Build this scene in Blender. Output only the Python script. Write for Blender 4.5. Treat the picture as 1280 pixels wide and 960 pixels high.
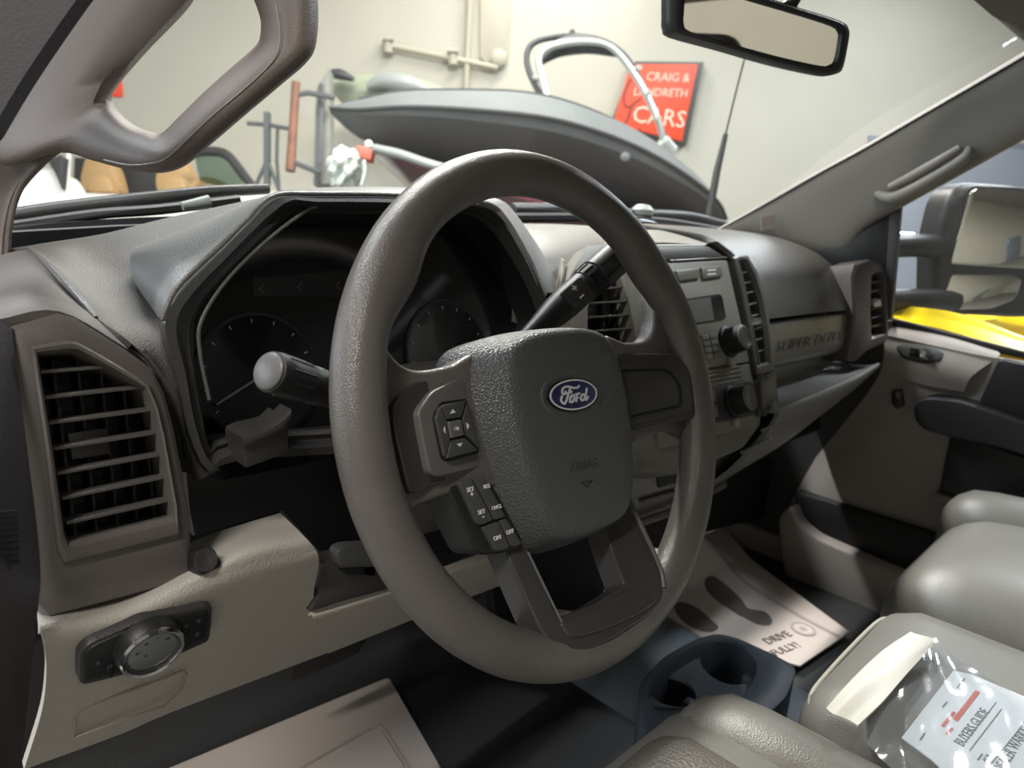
import bpy, bmesh, math, random
from mathutils import Vector as V, Matrix

# ------------------------------------------------------------------ camera, world, light, exposure
for o in list(bpy.data.objects): bpy.data.objects.remove(o)
sc = bpy.context.scene
COL = sc.collection
random.seed(7)
FPX = 870.0
YAW, PIT, ROL = (math.radians(a) for a in (45.7, 13.5, 3.95))
CAM = V((-.408, -.337, .141))
_f = V((math.sin(YAW)*math.cos(PIT), math.cos(YAW)*math.cos(PIT), -math.sin(PIT)))
_r = V((math.cos(YAW), -math.sin(YAW), 0)); _u = _r.cross(_f)
CR = _r*math.cos(ROL) + _u*math.sin(ROL)
CU = -_r*math.sin(ROL) + _u*math.cos(ROL)
CF = _f
cd = bpy.data.cameras.new('camera'); cam = bpy.data.objects.new('camera', cd); COL.objects.link(cam)
cam.matrix_world = Matrix(((CR.x, CU.x, -CF.x, CAM.x), (CR.y, CU.y, -CF.y, CAM.y), (CR.z, CU.z, -CF.z, CAM.z), (0, 0, 0, 1)))
cd.sensor_fit = 'HORIZONTAL'; cd.sensor_width = 36; cd.lens = 36*FPX/1280; cd.clip_start = .01
cd.dof.use_dof = True; cd.dof.focus_distance = .56; cd.dof.aperture_fstop = 8
sc.camera = cam
w = bpy.data.worlds.new('world'); sc.world = w; w.use_nodes = True
w.node_tree.nodes['Background'].inputs[0].default_value = (1.0, .95, .88, 1)
w.node_tree.nodes['Background'].inputs[1].default_value = 0.35
sc.view_settings.view_transform = 'Standard'; sc.view_settings.look = 'None'
sc.view_settings.exposure = -0.62; sc.view_settings.gamma = 1
sc.view_settings.use_curve_mapping = False
def area(name, loc, target, sx, sy, power, col=(1, .95, .86)):
    l = bpy.data.lights.new(name, 'AREA'); l.shape = 'RECTANGLE'; l.size = sx; l.size_y = sy; l.energy = power; l.color = col
    o = bpy.data.objects.new(name, l); COL.objects.link(o); o.location = loc
    o.rotation_euler = (V(target)-V(loc)).to_track_quat('-Z', 'Y').to_euler(); return o
# ceiling strip lamps of the garage (their fittings are built further down at the same places)
GROUND, CEIL = -1.42, 3.4
WARM, COOL = (1, .965, .915), (.88, .94, 1)
LAMPS = [((-2.9, -.9), 260, WARM), ((-1.2, 2.5), 330, COOL), ((1.6, 2.5), 560, WARM), ((3.4, -.6), 380, COOL), ((4.2, 4.2), 170, WARM), ((.2, -4.2), 260, WARM), ((6.0, 1.4), 260, COOL)]
for (lx, ly), pw, lc in LAMPS:
    area('strip_lamp_light', (lx, ly, CEIL-.17), (lx, ly, 0), 2.4, .25, pw, lc)

# added cool fill light, set at a made-up bay window in the left wall
FILL = area('added_fill_light', (-5.45, 4.25, .75), (0, 0, .1), 4.2, 3.2, 420, (.80, .90, 1))

# ------------------------------------------------------------------ helpers
def ray(px, py): return CR*((px-640)/FPX) - CU*((py-480)/FPX) + CF
def S(px, py, s): return CAM + ray(px, py)*s
def AX(px, py, ax, val):
    d = ray(px, py); i = 'xyz'.index(ax); return CAM + d*((val-CAM[i])/d[i])
def PP(px, py, pl):
    d = ray(px, py); return CAM + d*((pl[0]-CAM).dot(pl[1])/d.dot(pl[1]))
def PY(y0, z0, k): return (V((0, y0, z0)), V((0, -1, k)).normalized())     # y = y0 + k (z-z0), facing the driver
def off(pl, h): return (pl[0]+pl[1]*h, pl[1])
def srgb(c):
    r = []
    for v in c[:3]:
        v /= 255.0; r.append(v/12.92 if v <= .04045 else ((v+.055)/1.055)**2.4)
    return (*r, 1)
MAT = {}
def mat(name, col, rough=.5, metal=0, grain=0, gs=900, spec=.5, coat=0, var=0, vs=8, emit=0, trans=False, tint=.05, vor=True, dust=0.0):
    m = bpy.data.materials.new(name); m.use_nodes = True; nt = m.node_tree; b = nt.nodes['Principled BSDF']
    c = srgb(col); b.inputs['Base Color'].default_value = c; b.inputs['Roughness'].default_value = rough
    b.inputs['Metallic'].default_value = metal; b.inputs['Specular IOR Level'].default_value = spec
    b.inputs['Coat Weight'].default_value = coat; b.inputs['Coat Roughness'].default_value = .12
    tc = nt.nodes.new('ShaderNodeTexCoord')
    if grain:
        if vor:
            t = nt.nodes.new('ShaderNodeTexVoronoi'); t.inputs['Scale'].default_value = gs; out = t.outputs['Distance']
        else:
            t = nt.nodes.new('ShaderNodeTexNoise'); t.inputs['Scale'].default_value = gs; out = t.outputs['Fac']
        bp = nt.nodes.new('ShaderNodeBump'); bp.inputs['Strength'].default_value = grain; bp.inputs['Distance'].default_value = .6/gs
        nt.links.new(tc.outputs['Object'], t.inputs['Vector']); nt.links.new(out, bp.inputs['Height']); nt.links.new(bp.outputs['Normal'], b.inputs['Normal'])
    if var:
        n = nt.nodes.new('ShaderNodeTexNoise'); n.inputs['Scale'].default_value = vs; n.inputs['Detail'].default_value = 5
        r = nt.nodes.new('ShaderNodeMapRange'); r.inputs['From Min'].default_value = .3; r.inputs['From Max'].default_value = .7
        r.inputs['To Min'].default_value = 1-var; r.inputs['To Max'].default_value = 1+var
        mx = nt.nodes.new('ShaderNodeVectorMath'); mx.operation = 'SCALE'; mx.inputs[0].default_value = c[:3]
        nt.links.new(tc.outputs['Object'], n.inputs['Vector']); nt.links.new(n.outputs['Fac'], r.inputs['Value'])
        nt.links.new(r.outputs['Result'], mx.inputs['Scale']); nt.links.new(mx.outputs['Vector'], b.inputs['Base Color'])
    if emit: b.inputs['Emission Color'].default_value = c; b.inputs['Emission Strength'].default_value = emit
    if trans:      # thin clear sheet: mostly see-through, glossy by angle
        tr = nt.nodes.new('ShaderNodeBsdfTransparent'); tr.inputs['Color'].default_value = c
        gl = nt.nodes.new('ShaderNodeBsdfGlossy'); gl.inputs['Roughness'].default_value = rough
        lw = nt.nodes.new('ShaderNodeLayerWeight'); lw.inputs['Blend'].default_value = .5
        pw = nt.nodes.new('ShaderNodeMath'); pw.operation = 'POWER'; pw.inputs[1].default_value = 4
        ma = nt.nodes.new('ShaderNodeMath'); ma.operation = 'MULTIPLY_ADD'; ma.inputs[1].default_value = tint; ma.inputs[2].default_value = tint*.12
        nt.links.new(lw.outputs['Facing'], pw.inputs[0]); nt.links.new(pw.outputs[0], ma.inputs[0])
        df = nt.nodes.new('ShaderNodeBsdfDiffuse'); df.inputs['Color'].default_value = (.8, .8, .78, 1)     # thin film of dust
        dm_ = nt.nodes.new('ShaderNodeMixShader'); dm_.inputs['Fac'].default_value = dust
        nt.links.new(tr.outputs['BSDF'], dm_.inputs[1]); nt.links.new(df.outputs['BSDF'], dm_.inputs[2])
        mx = nt.nodes.new('ShaderNodeMixShader'); nt.links.new(ma.outputs[0], mx.inputs['Fac'])
        nt.links.new(dm_.outputs['Shader'], mx.inputs[1]); nt.links.new(gl.outputs['BSDF'], mx.inputs[2])
        nt.links.new(mx.outputs['Shader'], nt.nodes['Material Output'].inputs['Surface'])
    MAT[name] = m; return m
ORG = {}
def tag(o, label, cat, group=None):
    o['label'] = label; o['category'] = cat
    if group: o['group'] = group
    return o
def thing(name, label, cat, loc, group=None):
    o = bpy.data.objects.new(name, None); COL.objects.link(o); o.location = loc; o.empty_display_size = .05
    ORG[o.name] = V(loc); return tag(o, label, cat, group)
def struct(o): o['kind'] = 'structure'; return o
def make(name, bm, m, parent=None, sharp=38, smooth=True, wn=True):
    bmesh.ops.remove_doubles(bm, verts=bm.verts, dist=1e-6)
    bmesh.ops.recalc_face_normals(bm, faces=bm.faces)
    if parent is not None: org = ORG[parent.name]
    else:
        xs = [v.co for v in bm.verts]
        org = V((sum(c.x for c in xs)/len(xs), sum(c.y for c in xs)/len(xs), min(c.z for c in xs)))
    for v in bm.verts: v.co -= org
    for f in bm.faces: f.smooth = smooth
    if smooth:
        ca = math.radians(sharp)
        for e in bm.edges:
            if len(e.link_faces) == 2 and e.calc_face_angle(0) > ca: e.smooth = False
    me = bpy.data.meshes.new(name); bm.to_mesh(me); bm.free()
    o = bpy.data.objects.new(name, me); COL.objects.link(o)
    if m: me.materials.append(MAT[m])
    if parent is not None: o.parent = parent
    else: o.location = org
    ORG[o.name] = org
    return o
def fillet(pts, r, seg=4, closed=True):
    n = len(pts); out = []
    for i, p in enumerate(pts):
        if not closed and i in (0, n-1): out.append(p); continue
        a, b = pts[i-1], pts[(i+1) % n]
        la, lb = (a-p).length, (b-p).length
        d = min(r, la*.48, lb*.48)
        A = p+(a-p)*(d/la); B = p+(b-p)*(d/lb)
        for k in range(seg+1):
            t = k/seg; out.append(A*(1-t)**2 + p*(2*t*(1-t)) + B*t*t)
    return out
def cat(pts, sub, closed=False):
    n = len(pts); out = []
    rng = n if closed else n-1
    for i in range(rng):
        if closed: p0, p1, p2, p3 = pts[i-1], pts[i], pts[(i+1) % n], pts[(i+2) % n]
        else:
            p1, p2 = pts[i], pts[i+1]
            p0 = pts[i-1] if i else p1*2-p2
            p3 = pts[i+2] if i+2 < n else p2*2-p1
        for k in range(sub):
            t = k/sub; out.append((p1*2 + (p2-p0)*t + (p0*2-p1*5+p2*4-p3)*t*t + (p1*3-p0-p2*3+p3)*t**3)*.5)
    if not closed: out.append(pts[-1])
    return out
def prism_bm(pts, n, thick, bevel=.0015, seg=2):
    bm = bmesh.new(); fr = [bm.verts.new(p) for p in pts]; bk = [bm.verts.new(p-n*thick) for p in pts]
    ff = bm.faces.new(fr); bm.faces.new(bk[::-1]); N = len(pts)
    for i in range(N): bm.faces.new((fr[i], bk[i], bk[(i+1) % N], fr[(i+1) % N]))
    bmesh.ops.recalc_face_normals(bm, faces=bm.faces)
    if bevel: bmesh.ops.bevel(bm, geom=list(ff.edges), offset=bevel, segments=seg, profile=.5, affect='EDGES', clamp_overlap=True)
    return bm
def plate3(name, pts, n, thick, m, parent=None, bevel=.0015, r=0, seg=2):
    if r: pts = fillet(pts, r)
    return make(name, prism_bm(pts, n.normalized(), thick, bevel, seg), m, parent)
def plate(name, px, pl, thick, m, parent=None, bevel=.0015, r=0, seg=2):
    return plate3(name, [PP(x, y, pl) for x, y in px], pl[1], thick, m, parent, bevel, r, seg)
def box(name, lo, hi, m, parent=None, bevel=.004, seg=2):
    bm = bmesh.new(); lo, hi = V(lo), V(hi)
    bmesh.ops.create_cube(bm, size=1)
    for v in bm.verts: v.co = V(((lo[i]+hi[i])/2 + v.co[i]*(hi[i]-lo[i]) for i in range(3)))
    if bevel: bmesh.ops.bevel(bm, geom=list(bm.edges), offset=bevel, segments=seg, profile=.5, affect='EDGES')
    return make(name, bm, m, parent)
def ring3(name, outer, inner, n, prof, m, parent=None, closed=True, smooth=0, sharp=38):
    """band between two outlines of equal length; prof = [(t across, h along n)], closed into a solid"""
    if smooth: outer, inner = cat(outer, smooth, closed), cat(inner, smooth, closed)
    bm = bmesh.new(); N = len(outer); n = n.normalized()
    rows = [[bm.verts.new(o.lerp(i, t)+n*h) for (t, h) in prof] for o, i in zip(outer, inner)]
    K = len(prof)
    for a in range(N if closed else N-1):
        b = (a+1) % N
        for k in range(K):
            l = (k+1) % K; bm.faces.new((rows[a][k], rows[a][l], rows[b][l], rows[b][k]))
    if not closed: bm.faces.new(rows[0]); bm.faces.new(rows[-1][::-1])
    return make(name, bm, m, parent, sharp)
def loft(name, loops, m, parent=None, sharp=38, caps=True):
    bm = bmesh.new(); R = [[bm.verts.new(p) for p in l] for l in loops]; N = len(loops[0])
    for a in range(len(R)-1):
        for k in range(N):
            l = (k+1) % N; bm.faces.new((R[a][k], R[a][l], R[a+1][l], R[a+1][k]))
    if caps: bm.faces.new(R[0][::-1]); bm.faces.new(R[-1])
    return make(name, bm, m, parent, sharp)
def patch(name, rows, m, parent=None, thick=.004, sub=6, sharp=60):
    g = [cat(r, sub) for r in rows]
    g = list(zip(*[cat(list(c), sub) for c in zip(*g)]))          # g[i][j] resampled both ways
    I, J = len(g), len(g[0])
    def nrm(i, j):
        a = g[min(i+1, I-1)][j]-g[max(i-1, 0)][j]; b = g[i][min(j+1, J-1)]-g[i][max(j-1, 0)]
        c = a.cross(b); return c.normalized() if c.length > 1e-12 else V((0, 0, 0))
    sgn = 1 if nrm(I//2, J//2).dot(CAM-g[I//2][J//2]) > 0 else -1
    bm = bmesh.new()
    F = [[bm.verts.new(g[i][j]) for j in range(J)] for i in range(I)]
    B = [[bm.verts.new(g[i][j]-nrm(i, j)*sgn*thick) for j in range(J)] for i in range(I)]
    for i in range(I-1):
        for j in range(J-1):
            bm.faces.new((F[i][j], F[i][j+1], F[i+1][j+1], F[i+1][j])); bm.faces.new((B[i][j], B[i+1][j], B[i+1][j+1], B[i][j+1]))
    for i in range(I-1):
        for j in (0, J-1): bm.faces.new((F[i][j], F[i+1][j], B[i+1][j], B[i][j]))
    for j in range(J-1):
        for i in (0, I-1): bm.faces.new((F[i][j], F[i][j+1], B[i][j+1], B[i][j]))
    return make(name, bm, m, parent, sharp)
def tube_bm(bm, pts, rad, seg=10, closed=False, flat=1, up=None):
    N = len(pts); rad = rad if isinstance(rad, (list, tuple)) else [rad]*N
    u = None; R = []
    for i, p in enumerate(pts):
        a = pts[i-1] if (i or closed) else p; b = pts[(i+1) % N] if (i < N-1 or closed) else p
        t = (b-a).normalized()
        if up is not None: u = up
        elif u is None: u = V((0, 0, 1)) if abs(t.z) < .9 else V((1, 0, 0))
        u = (u-t*u.dot(t)).normalized(); q = t.cross(u)
        R.append([bm.verts.new(p+(u*math.cos(2*math.pi*k/seg)*flat+q*math.sin(2*math.pi*k/seg))*rad[i]) for k in range(seg)])
    for a in range(N if closed else N-1):
        b = (a+1) % N
        for k in range(seg):
            l = (k+1) % seg; bm.faces.new((R[a][k], R[a][l], R[b][l], R[b][k]))
    if not closed: bm.faces.new(R[0][::-1]); bm.faces.new(R[-1])
def tube(name, pts, rad, m, parent=None, seg=10, sub=0, closed=False, flat=1, up=None):
    if sub:
        if isinstance(rad, (list, tuple)):
            rr = [x.x for x in cat([V((r, 0, 0)) for r in rad], sub, closed)]; rad = rr
        pts = cat(pts, sub, closed)
    bm = bmesh.new(); tube_bm(bm, pts, rad, seg, closed, flat, up); return make(name, bm, m, parent, 50)
def lathe(name, c, ax, prof, m, parent=None, seg=36, sharp=38, sx=1):
    ax = ax.normalized(); u = ax.orthogonal().normalized(); q = ax.cross(u)
    loops = [[c+ax*h+(u*math.cos(2*math.pi*k/seg)+q*math.sin(2*math.pi*k/seg))*max(r, 1e-5) for k in range(seg)] for r, h in prof]
    return loft(name, loops, m, parent, sharp)
def text(name, body, o, xd, yd, size, m, parent=None, depth=.0004, align='CENTER', shear=0):
    c = bpy.data.curves.new(name, 'FONT'); c.body = body; c.size = 1; c.align_x = align; c.align_y = 'CENTER'; c.extrude = .01; c.shear = shear
    c.resolution_u = 2
    t = bpy.data.objects.new(name, c); COL.objects.link(t)
    me = bpy.data.meshes.new_from_object(t.evaluated_get(bpy.context.evaluated_depsgraph_get()))
    bpy.data.objects.remove(t)
    bm = bmesh.new(); bm.from_mesh(me); bpy.data.meshes.remove(me)
    n = xd.cross(yd).normalized()
    for v in bm.verts: v.co = o + xd*(v.co.x*size) + yd*(v.co.y*size) + n*(v.co.z*depth/.01)
    return make(name, bm, m, parent, smooth=False)
def ribbon_bm(bm, pts, n, width, depth):
    N = len(pts); wd = width if isinstance(width, (list, tuple)) else [width]*N; R = []
    for i, p in enumerate(pts):
        t = (pts[min(i+1, N-1)]-pts[max(i-1, 0)]).normalized(); s = n.cross(t)*wd[i]*.5
        R.append([bm.verts.new(p+s), bm.verts.new(p-s), bm.verts.new(p-s+n*depth), bm.verts.new(p+s+n*depth)])
    for a in range(N-1):
        for k in range(4): bm.faces.new((R[a][k], R[a][(k+1) % 4], R[a+1][(k+1) % 4], R[a+1][k]))
    bm.faces.new(R[0][::-1]); bm.faces.new(R[-1])
def ribbons(name, strokes, n, width, depth, m, parent=None):
    bm = bmesh.new()
    for s in strokes: ribbon_bm(bm, s, n, width, depth)
    return make(name, bm, m, parent)
def sup(u): return math.copysign(abs(u)**.5, u)
def cushion(name, lo, hi, m, parent=None, rad=.05, crown=.02, nx=26, ny=26, frontdrop=.0):
    """padded block: rounded box with a crowned top"""
    bm = bmesh.new(); bmesh.ops.create_cube(bm, size=2)
    bmesh.ops.subdivide_edges(bm, edges=bm.edges, cuts=14, use_grid_fill=True)
    lo, hi = V(lo), V(hi); c = (lo+hi)/2; h = (hi-lo)/2
    for v in bm.verts:
        p = V((v.co[i]*h[i] for i in range(3)))
        q = V((max(-h[i]+rad, min(h[i]-rad, p[i])) for i in range(3)))
        d = p-q
        if d.length > 1e-9: p = q+d.normalized()*rad
        if p.z > 0: p.z += crown*(1-(p.x/h.x)**2)*(1-(p.y/h.y)**2) - frontdrop*max(0, p.y/h.y)**3
        v.co = c+p
    return make(name, bm, m, parent, 70)

# ------------------------------------------------------------------ materials
mat('dash_plastic', (88, 85, 82), .36, grain=.35, gs=750)
mat('dash_dark', (58, 56, 55), .42, grain=.3, gs=800)
mat('pod_plastic', (94, 88, 85), .42, grain=.25, gs=900)
mat('black_plastic', (30, 30, 31), .45, grain=.15, gs=900)
mat('black_gloss', (16, 17, 19), .18)
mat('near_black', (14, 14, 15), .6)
mat('beige_plastic', (178, 172, 164), .45, grain=.35, gs=700)
mat('taupe_plastic', (148, 140, 134), .5, grain=.3, gs=600)
mat('pillar_plastic', (106, 95, 90), .55, grain=.2, gs=700)
mat('pillar_light', (124, 120, 114), .6, grain=.2, gs=700)
mat('seal_rubber', (62, 58, 60), .65, grain=.2, gs=500)
mat('headliner', (105, 100, 95), .9, grain=.3, gs=900, vor=False)
mat('rim_leather', (96, 91, 88), .31, grain=.4, gs=950, var=.12, vs=14)
mat('airbag_plastic', (76, 77, 78), .36, grain=.65, gs=620)
mat('spoke_gloss', (60, 58, 58), .24, grain=.1, gs=900)
mat('bezel_grey', (96, 94, 92), .38, grain=.1, gs=900)
mat('button_grey', (70, 70, 70), .42)
mat('white_print', (225, 225, 222), .5)
mat('chrome', (225, 225, 225), .12, metal=1)
mat('ford_blue', (20, 27, 72), .15, coat=.6)
mat('silver_print', (232, 234, 238), .25, metal=.3)
mat('stack_grey', (116, 113, 106), .4, grain=.15, gs=900)
mat('stack_light', (128, 125, 116), .42, grain=.15, gs=900)
mat('screen_grey', (104, 106, 100), .25)
mat('lens_black', (15, 16, 18), .09, coat=.5)
mat('dial_dark', (30, 31, 34), .4)
mat('needle', (95, 98, 102), .4)
mat('seat_vinyl', (116, 113, 108), .38, grain=.22, gs=600, var=.05, vs=6)
mat('seat_perf', (100, 96, 90), .45, grain=.5, gs=330)
mat('seat_seam', (168, 163, 150), .5)
mat('console_blue', (70, 78, 88), .5, grain=.2, gs=800)
mat('vinyl_floor', (38, 38, 39), .6, grain=.25, gs=400, var=.2, vs=5)
mat('hump_lit_vinyl', (82, 90, 98), .55, grain=.3, gs=300, var=.12, vs=9)  # light on the floor vinyl is put into this paler, bluish colour
mat('paper_mat', (196, 184, 176), .75, var=.05, vs=5)
mat('mat_print', (96, 86, 80), .8)
mat('mat_print_faint', (168, 158, 152), .8)
mat('paper_white', (228, 230, 232), .6)
mat('paper_blank', (205, 210, 216), .6)
mat('print_grey', (96, 98, 104), .7)
mat('print_red', (206, 92, 72), .7)
mat('bag_white', (222, 220, 210), .35)
mat('bag_film', (246, 248, 250), .10, trans=True, tint=.55, dust=.06)
mat('glass', (252, 253, 252), .0, trans=True, tint=.10, dust=.03)
mat('mirror_glass', (225, 222, 214), .02, metal=1)
mat('yellow_paint', (250, 214, 20), .25, coat=.6)
mat('wall_paint', (178, 175, 163), .85, grain=.1, gs=30, vor=False, var=.03, vs=1.2)
mat('floor_concrete', (112, 110, 106), .5, var=.12, vs=1.5)
mat('ceiling_paint', (150, 148, 142), .9)
mat('door_grey', (150, 155, 166), .5)
mat('door_frame_grey', (120, 126, 136), .5)
mat('sign_red', (226, 72, 40), .5)
mat('sign_frame', (72, 72, 68), .5)
mat('sign_letter', (238, 196, 176), .5)
mat('sign_line', (120, 48, 40), .6)
mat('pipe_cream', (168, 163, 148), .6)
mat('boat_cover', (92, 95, 95), .85, var=.1, vs=3)
mat('boat_cover_dark', (64, 66, 67), .85, var=.1, vs=3)
mat('boat_maroon', (78, 40, 48), .25, coat=.5)
mat('boat_grey', (140, 145, 142), .4)
mat('boat_pale', (150, 156, 136), .5)
mat('tower_metal', (200, 204, 200), .3, metal=.6)
mat('tower_dark', (50, 54, 56), .5)
mat('car_white', (236, 234, 228), .25, coat=.5)
mat('car_tan', (184, 150, 104), .5)
mat('car_dark', (52, 52, 52), .6)
mat('car_glass', (200, 214, 208), .02, trans=True, tint=.3)
mat('steel_dark', (84, 88, 90), .55, var=.2, vs=6)
mat('steel_rust', (122, 84, 66), .7, var=.25, vs=8)
mat('steel_grey', (128, 128, 122), .5, var=.15, vs=6)
mat('red_plastic', (186, 88, 66), .5)
mat('cord_blue', (120, 214, 232), .5)
mat('lamp_white', (255, 246, 226), .5, emit=6)
mat('fixture_white', (230, 230, 226), .5)

# ------------------------------------------------------------------ garage shell
HD = math.radians(38)
E1 = V((math.sin(HD), math.cos(HD), 0)); E2 = V((math.cos(HD), -math.sin(HD), 0)); EZ = V((0, 0, 1))
def VX0(a, b, c): return V((a, b, c))
def rm(a, b, z): return E1*a + E2*b + EZ*z            # a = towards the sign wall, b = to its right
WALL = (rm(7, 0, 0), -E1)
def slab(name, pts, n, t, m): return struct(plate3(name, pts, n, t, m, None, 0))
slab('floor', [rm(-6, -7, GROUND), rm(7.3, -7, GROUND), rm(7.3, 12, GROUND), rm(-6, 12, GROUND)], EZ, .2, 'floor_concrete')
slab('ceiling', [rm(-6, -7, CEIL), rm(7.3, -7, CEIL), rm(7.3, 12, CEIL), rm(-6, 12, CEIL)], -EZ, .2, 'ceiling_paint')
slab('wall_front', [rm(7, -7, GROUND), rm(7, 12, GROUND), rm(7, 12, CEIL), rm(7, -7, CEIL)], -E1, .3, 'wall_paint')
slab('wall_back', [rm(-6, -7, GROUND), rm(-6, 12, GROUND), rm(-6, 12, CEIL), rm(-6, -7, CEIL)], E1, .3, 'wall_paint')
slab('wall_left', [rm(-6, -7, GROUND), rm(7, -7, GROUND), rm(7, -7, CEIL), rm(-6, -7, CEIL)], E2, .3, 'wall_paint')
slab('wall_right', [rm(-6, 12, GROUND), rm(7, 12, GROUND), rm(7, 12, CEIL), rm(-6, 12, CEIL)], -E2, .3, 'wall_paint')
for (lx, ly), pw, lc in LAMPS:
    t = thing('strip_lamp', 'long white ceiling strip lamp of the garage', 'lamp', (lx, ly, CEIL-.14), 'garage ceiling strip lamps')
    box('housing', (lx-1.25, ly-.16, CEIL-.13), (lx+1.25, ly+.16, CEIL-.001), 'fixture_white', t, .01)
    box('tube', (lx-1.2, ly-.03, CEIL-.155), (lx+1.2, ly+.03, CEIL-.131), 'lamp_white', t, .008)

# unseen window added to the left wall to go with the fill light
wn_ = struct(plate3('added_window', [rm(a, -6.96, z) for a, z in ((-2.4, -1.0), (2.4, -1.0), (2.4, 2.6), (-2.4, 2.6))], E2, .03, 'car_white', None, .01))
for a in (-2.3, -.8, .8, 2.3): box('mullion', rm(a, -6.93, -1.0)-VX0(.04, .04, 0), rm(a, -6.93, 2.6)+VX0(.04, .04, 0), 'fixture_white', wn_, .005)

# door and wall fittings
t = struct(plate('door_1', [(1087, 169), (1150, 172), (1300, 180), (1300, 520), (1060, 520)], off(WALL, .03), .04, 'door_frame_grey', None, .01))
plate('door_panel', [(1096, 178), (1150, 180), (1300, 188), (1300, 520), (1075, 520)], off(WALL, .05), .03, 'door_grey', t, .01)
t = thing('wall_conduit', 'cream vertical conduit pipe fixed to the garage wall', 'pipe', PP(582, 118, WALL))
tube('conduit', [PP(590, -60, off(WALL, .06)), PP(586, 30, off(WALL, .06)), PP(582, 118, off(WALL, .06))], .032, 'pipe_cream', t)
t = thing('wall_box', 'cream flat utility box with rounded lower corner on the wall', 'utility box', PP(615, 80, WALL))
plate('cover', [(600, -30), (642, -30), (634, 80), (600, 78)], off(WALL, .05), .05, 'pipe_cream', t, .01, .09)
lathe('valve_disc', PP(623, 73, off(WALL, .05)), -E1, [(.08, 0), (.08, .04), (.05, .06), (0, .06)], 'pipe_cream', t, 20)
t = thing('sprinkler_pipe', 'thin cream sprinkler pipe running level across the garage wall', 'pipe', PP(484, 58, WALL))
tube('run', [PP(482, 56, off(WALL, .07)), PP(560, 72, off(WALL, .07)), PP(622, 85, off(WALL, .07))], .03, 'pipe_cream', t)
for x, y in ((485, 57), (566, 72)):
    tube('valve', [PP(x, y-9, off(WALL, .07)), PP(x, y+9, off(WALL, .07))], [.05, .05], 'pipe_cream', t)
    tube('handle', [PP(x-7, y-9, off(WALL, .12)), PP(x+7, y-8, off(WALL, .12))], .02, 'pipe_cream', t)

# grey door in the back wall, seen only in the tow mirror
t = struct(plate3('door_2', [rm(-5.97, b, z) for b, z in ((6.66, GROUND), (7.95, GROUND), (7.95, .72), (6.66, .72))], E1, .03, 'door_grey', None, .01))
plate3('door_panel', [rm(-5.95, b, z) for b, z in ((6.76, GROUND), (7.85, GROUND), (7.85, .63), (6.76, .63))], E1, .03, 'door_frame_grey', t, .01)
plate3('door_closer', [rm(-5.92, b, z) for b, z in ((7.2, .50), (7.5, .50), (7.5, .56), (7.2, .56))], E1, .03, 'door_grey', t, .01)
plate3('cyan_strip', [rm(-5.92, b, z) for b, z in ((6.78, .20), (6.88, .20), (6.88, .56), (6.78, .56))], E1, .03, 'cord_blue', t, .01, .02)

t = thing('wall_poster', 'small red poster on the wall behind the grab handle opening', 'poster', PP(140, 120, WALL))
plate('sheet', [(112, 94), (151, 96), (153, 121), (112, 120)], off(WALL, .02), .02, 'sign_red', t, .004)

# red sign
SG = off(WALL, .14)
t = thing('wall_sign', 'red square dealer sign with pale serif letters and dark frame', 'sign', PP(815, 178, WALL))
plate('frame', [(796, 76), (881, 77), (859, 182), (764, 158)], off(WALL, .11), .11, 'sign_frame', t, .02)
plate('face', [(790, 80), (873, 80), (853, 177), (767, 156)], SG, .05, 'sign_red', t, .02)
SGt = off(WALL, .143)
def sx(a, b): return (PP(*b, SGt)-PP(*a, SGt))
up = (PP(872, 80, SGt)-PP(853, 177, SGt)).normalized()
xd = sx((793, 115), (856, 117)).normalized()
text('lettering', 'CRAIG &', PP(835, 97, SGt), xd, up, .118, 'sign_letter', t, .004)
text('lettering', 'LANDRETH', PP(826, 116, SGt), xd, up, .112, 'sign_letter', t, .004)
xd2 = sx((793, 143), (852, 150)).normalized()
text('lettering', 'CARS', PP(824, 147, SGt), xd2, up, .235, 'sign_letter', t, .004)
A = [(789, 98), (781, 114), (780, 128), (786, 134), (794, 128), (801, 123)]; B = [(790, 131), (785, 147), (780, 160), (793, 165), (801, 160)]
ribbons('emblem_outline', [cat([PP(x, y, SGt) for x, y in q], 4) for q in (A, B)], -E1, .022, .004, 'sign_line', t)

# ------------------------------------------------------------------ covered boat on the far side of the windscreen
boat = thing('covered_boat', 'large boat under a fitted dark grey cover with tower', 'boat', S(650, 300, 5.2))
stn = [(413, 133, 142, .05, 4.7), (448, 127, 172, .30, 4.75), (500, 119, 192, .55, 4.8), (560, 119, 208, .72, 4.9), (640, 122, 228, .8, 5.0),
       (700, 135, 245, .8, 5.1), (760, 160, 262, .75, 5.2), (815, 196, 276, .65, 5.3), (858, 232, 286, .5, 5.4), (880, 262, 290, .35, 5.45)]
axis = (S(893, 262, 5.45)-S(413, 133, 4.7)); axis.z = 0; lat = axis.normalized().cross(EZ)
if lat.dot(CF) > 0: lat = -lat
def bl(x, ty, by, hw, s, prof):
    T, Bm = S(x, ty, s), S(x, by, s); up_ = T-Bm
    return [Bm+up_*h+lat*hw*k for k, h in prof]
full = [(0, 1), (.45, .97), (.8, .86), (1, .62), (.95, .5), (.5, .15), (0, 0), (-.5, .15), (-.95, .5), (-1, .62), (-.8, .86), (-.45, .97)]
loops = [bl(*s_, full) for s_ in stn]
loops = [list(q) for q in zip(*[cat(list(c), 4) for c in zip(*loops)])]
loft('cover', loops, 'boat_cover', boat, 28)
tube('cover_seam', [l[3]+lat*.004 for l in loops], .012, 'boat_cover_dark', boat, 6)
tube('cover_seam', [l[1]+EZ*.004 for l in loops[4:]], .008, 'boat_cover_dark', boat, 6)
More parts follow.
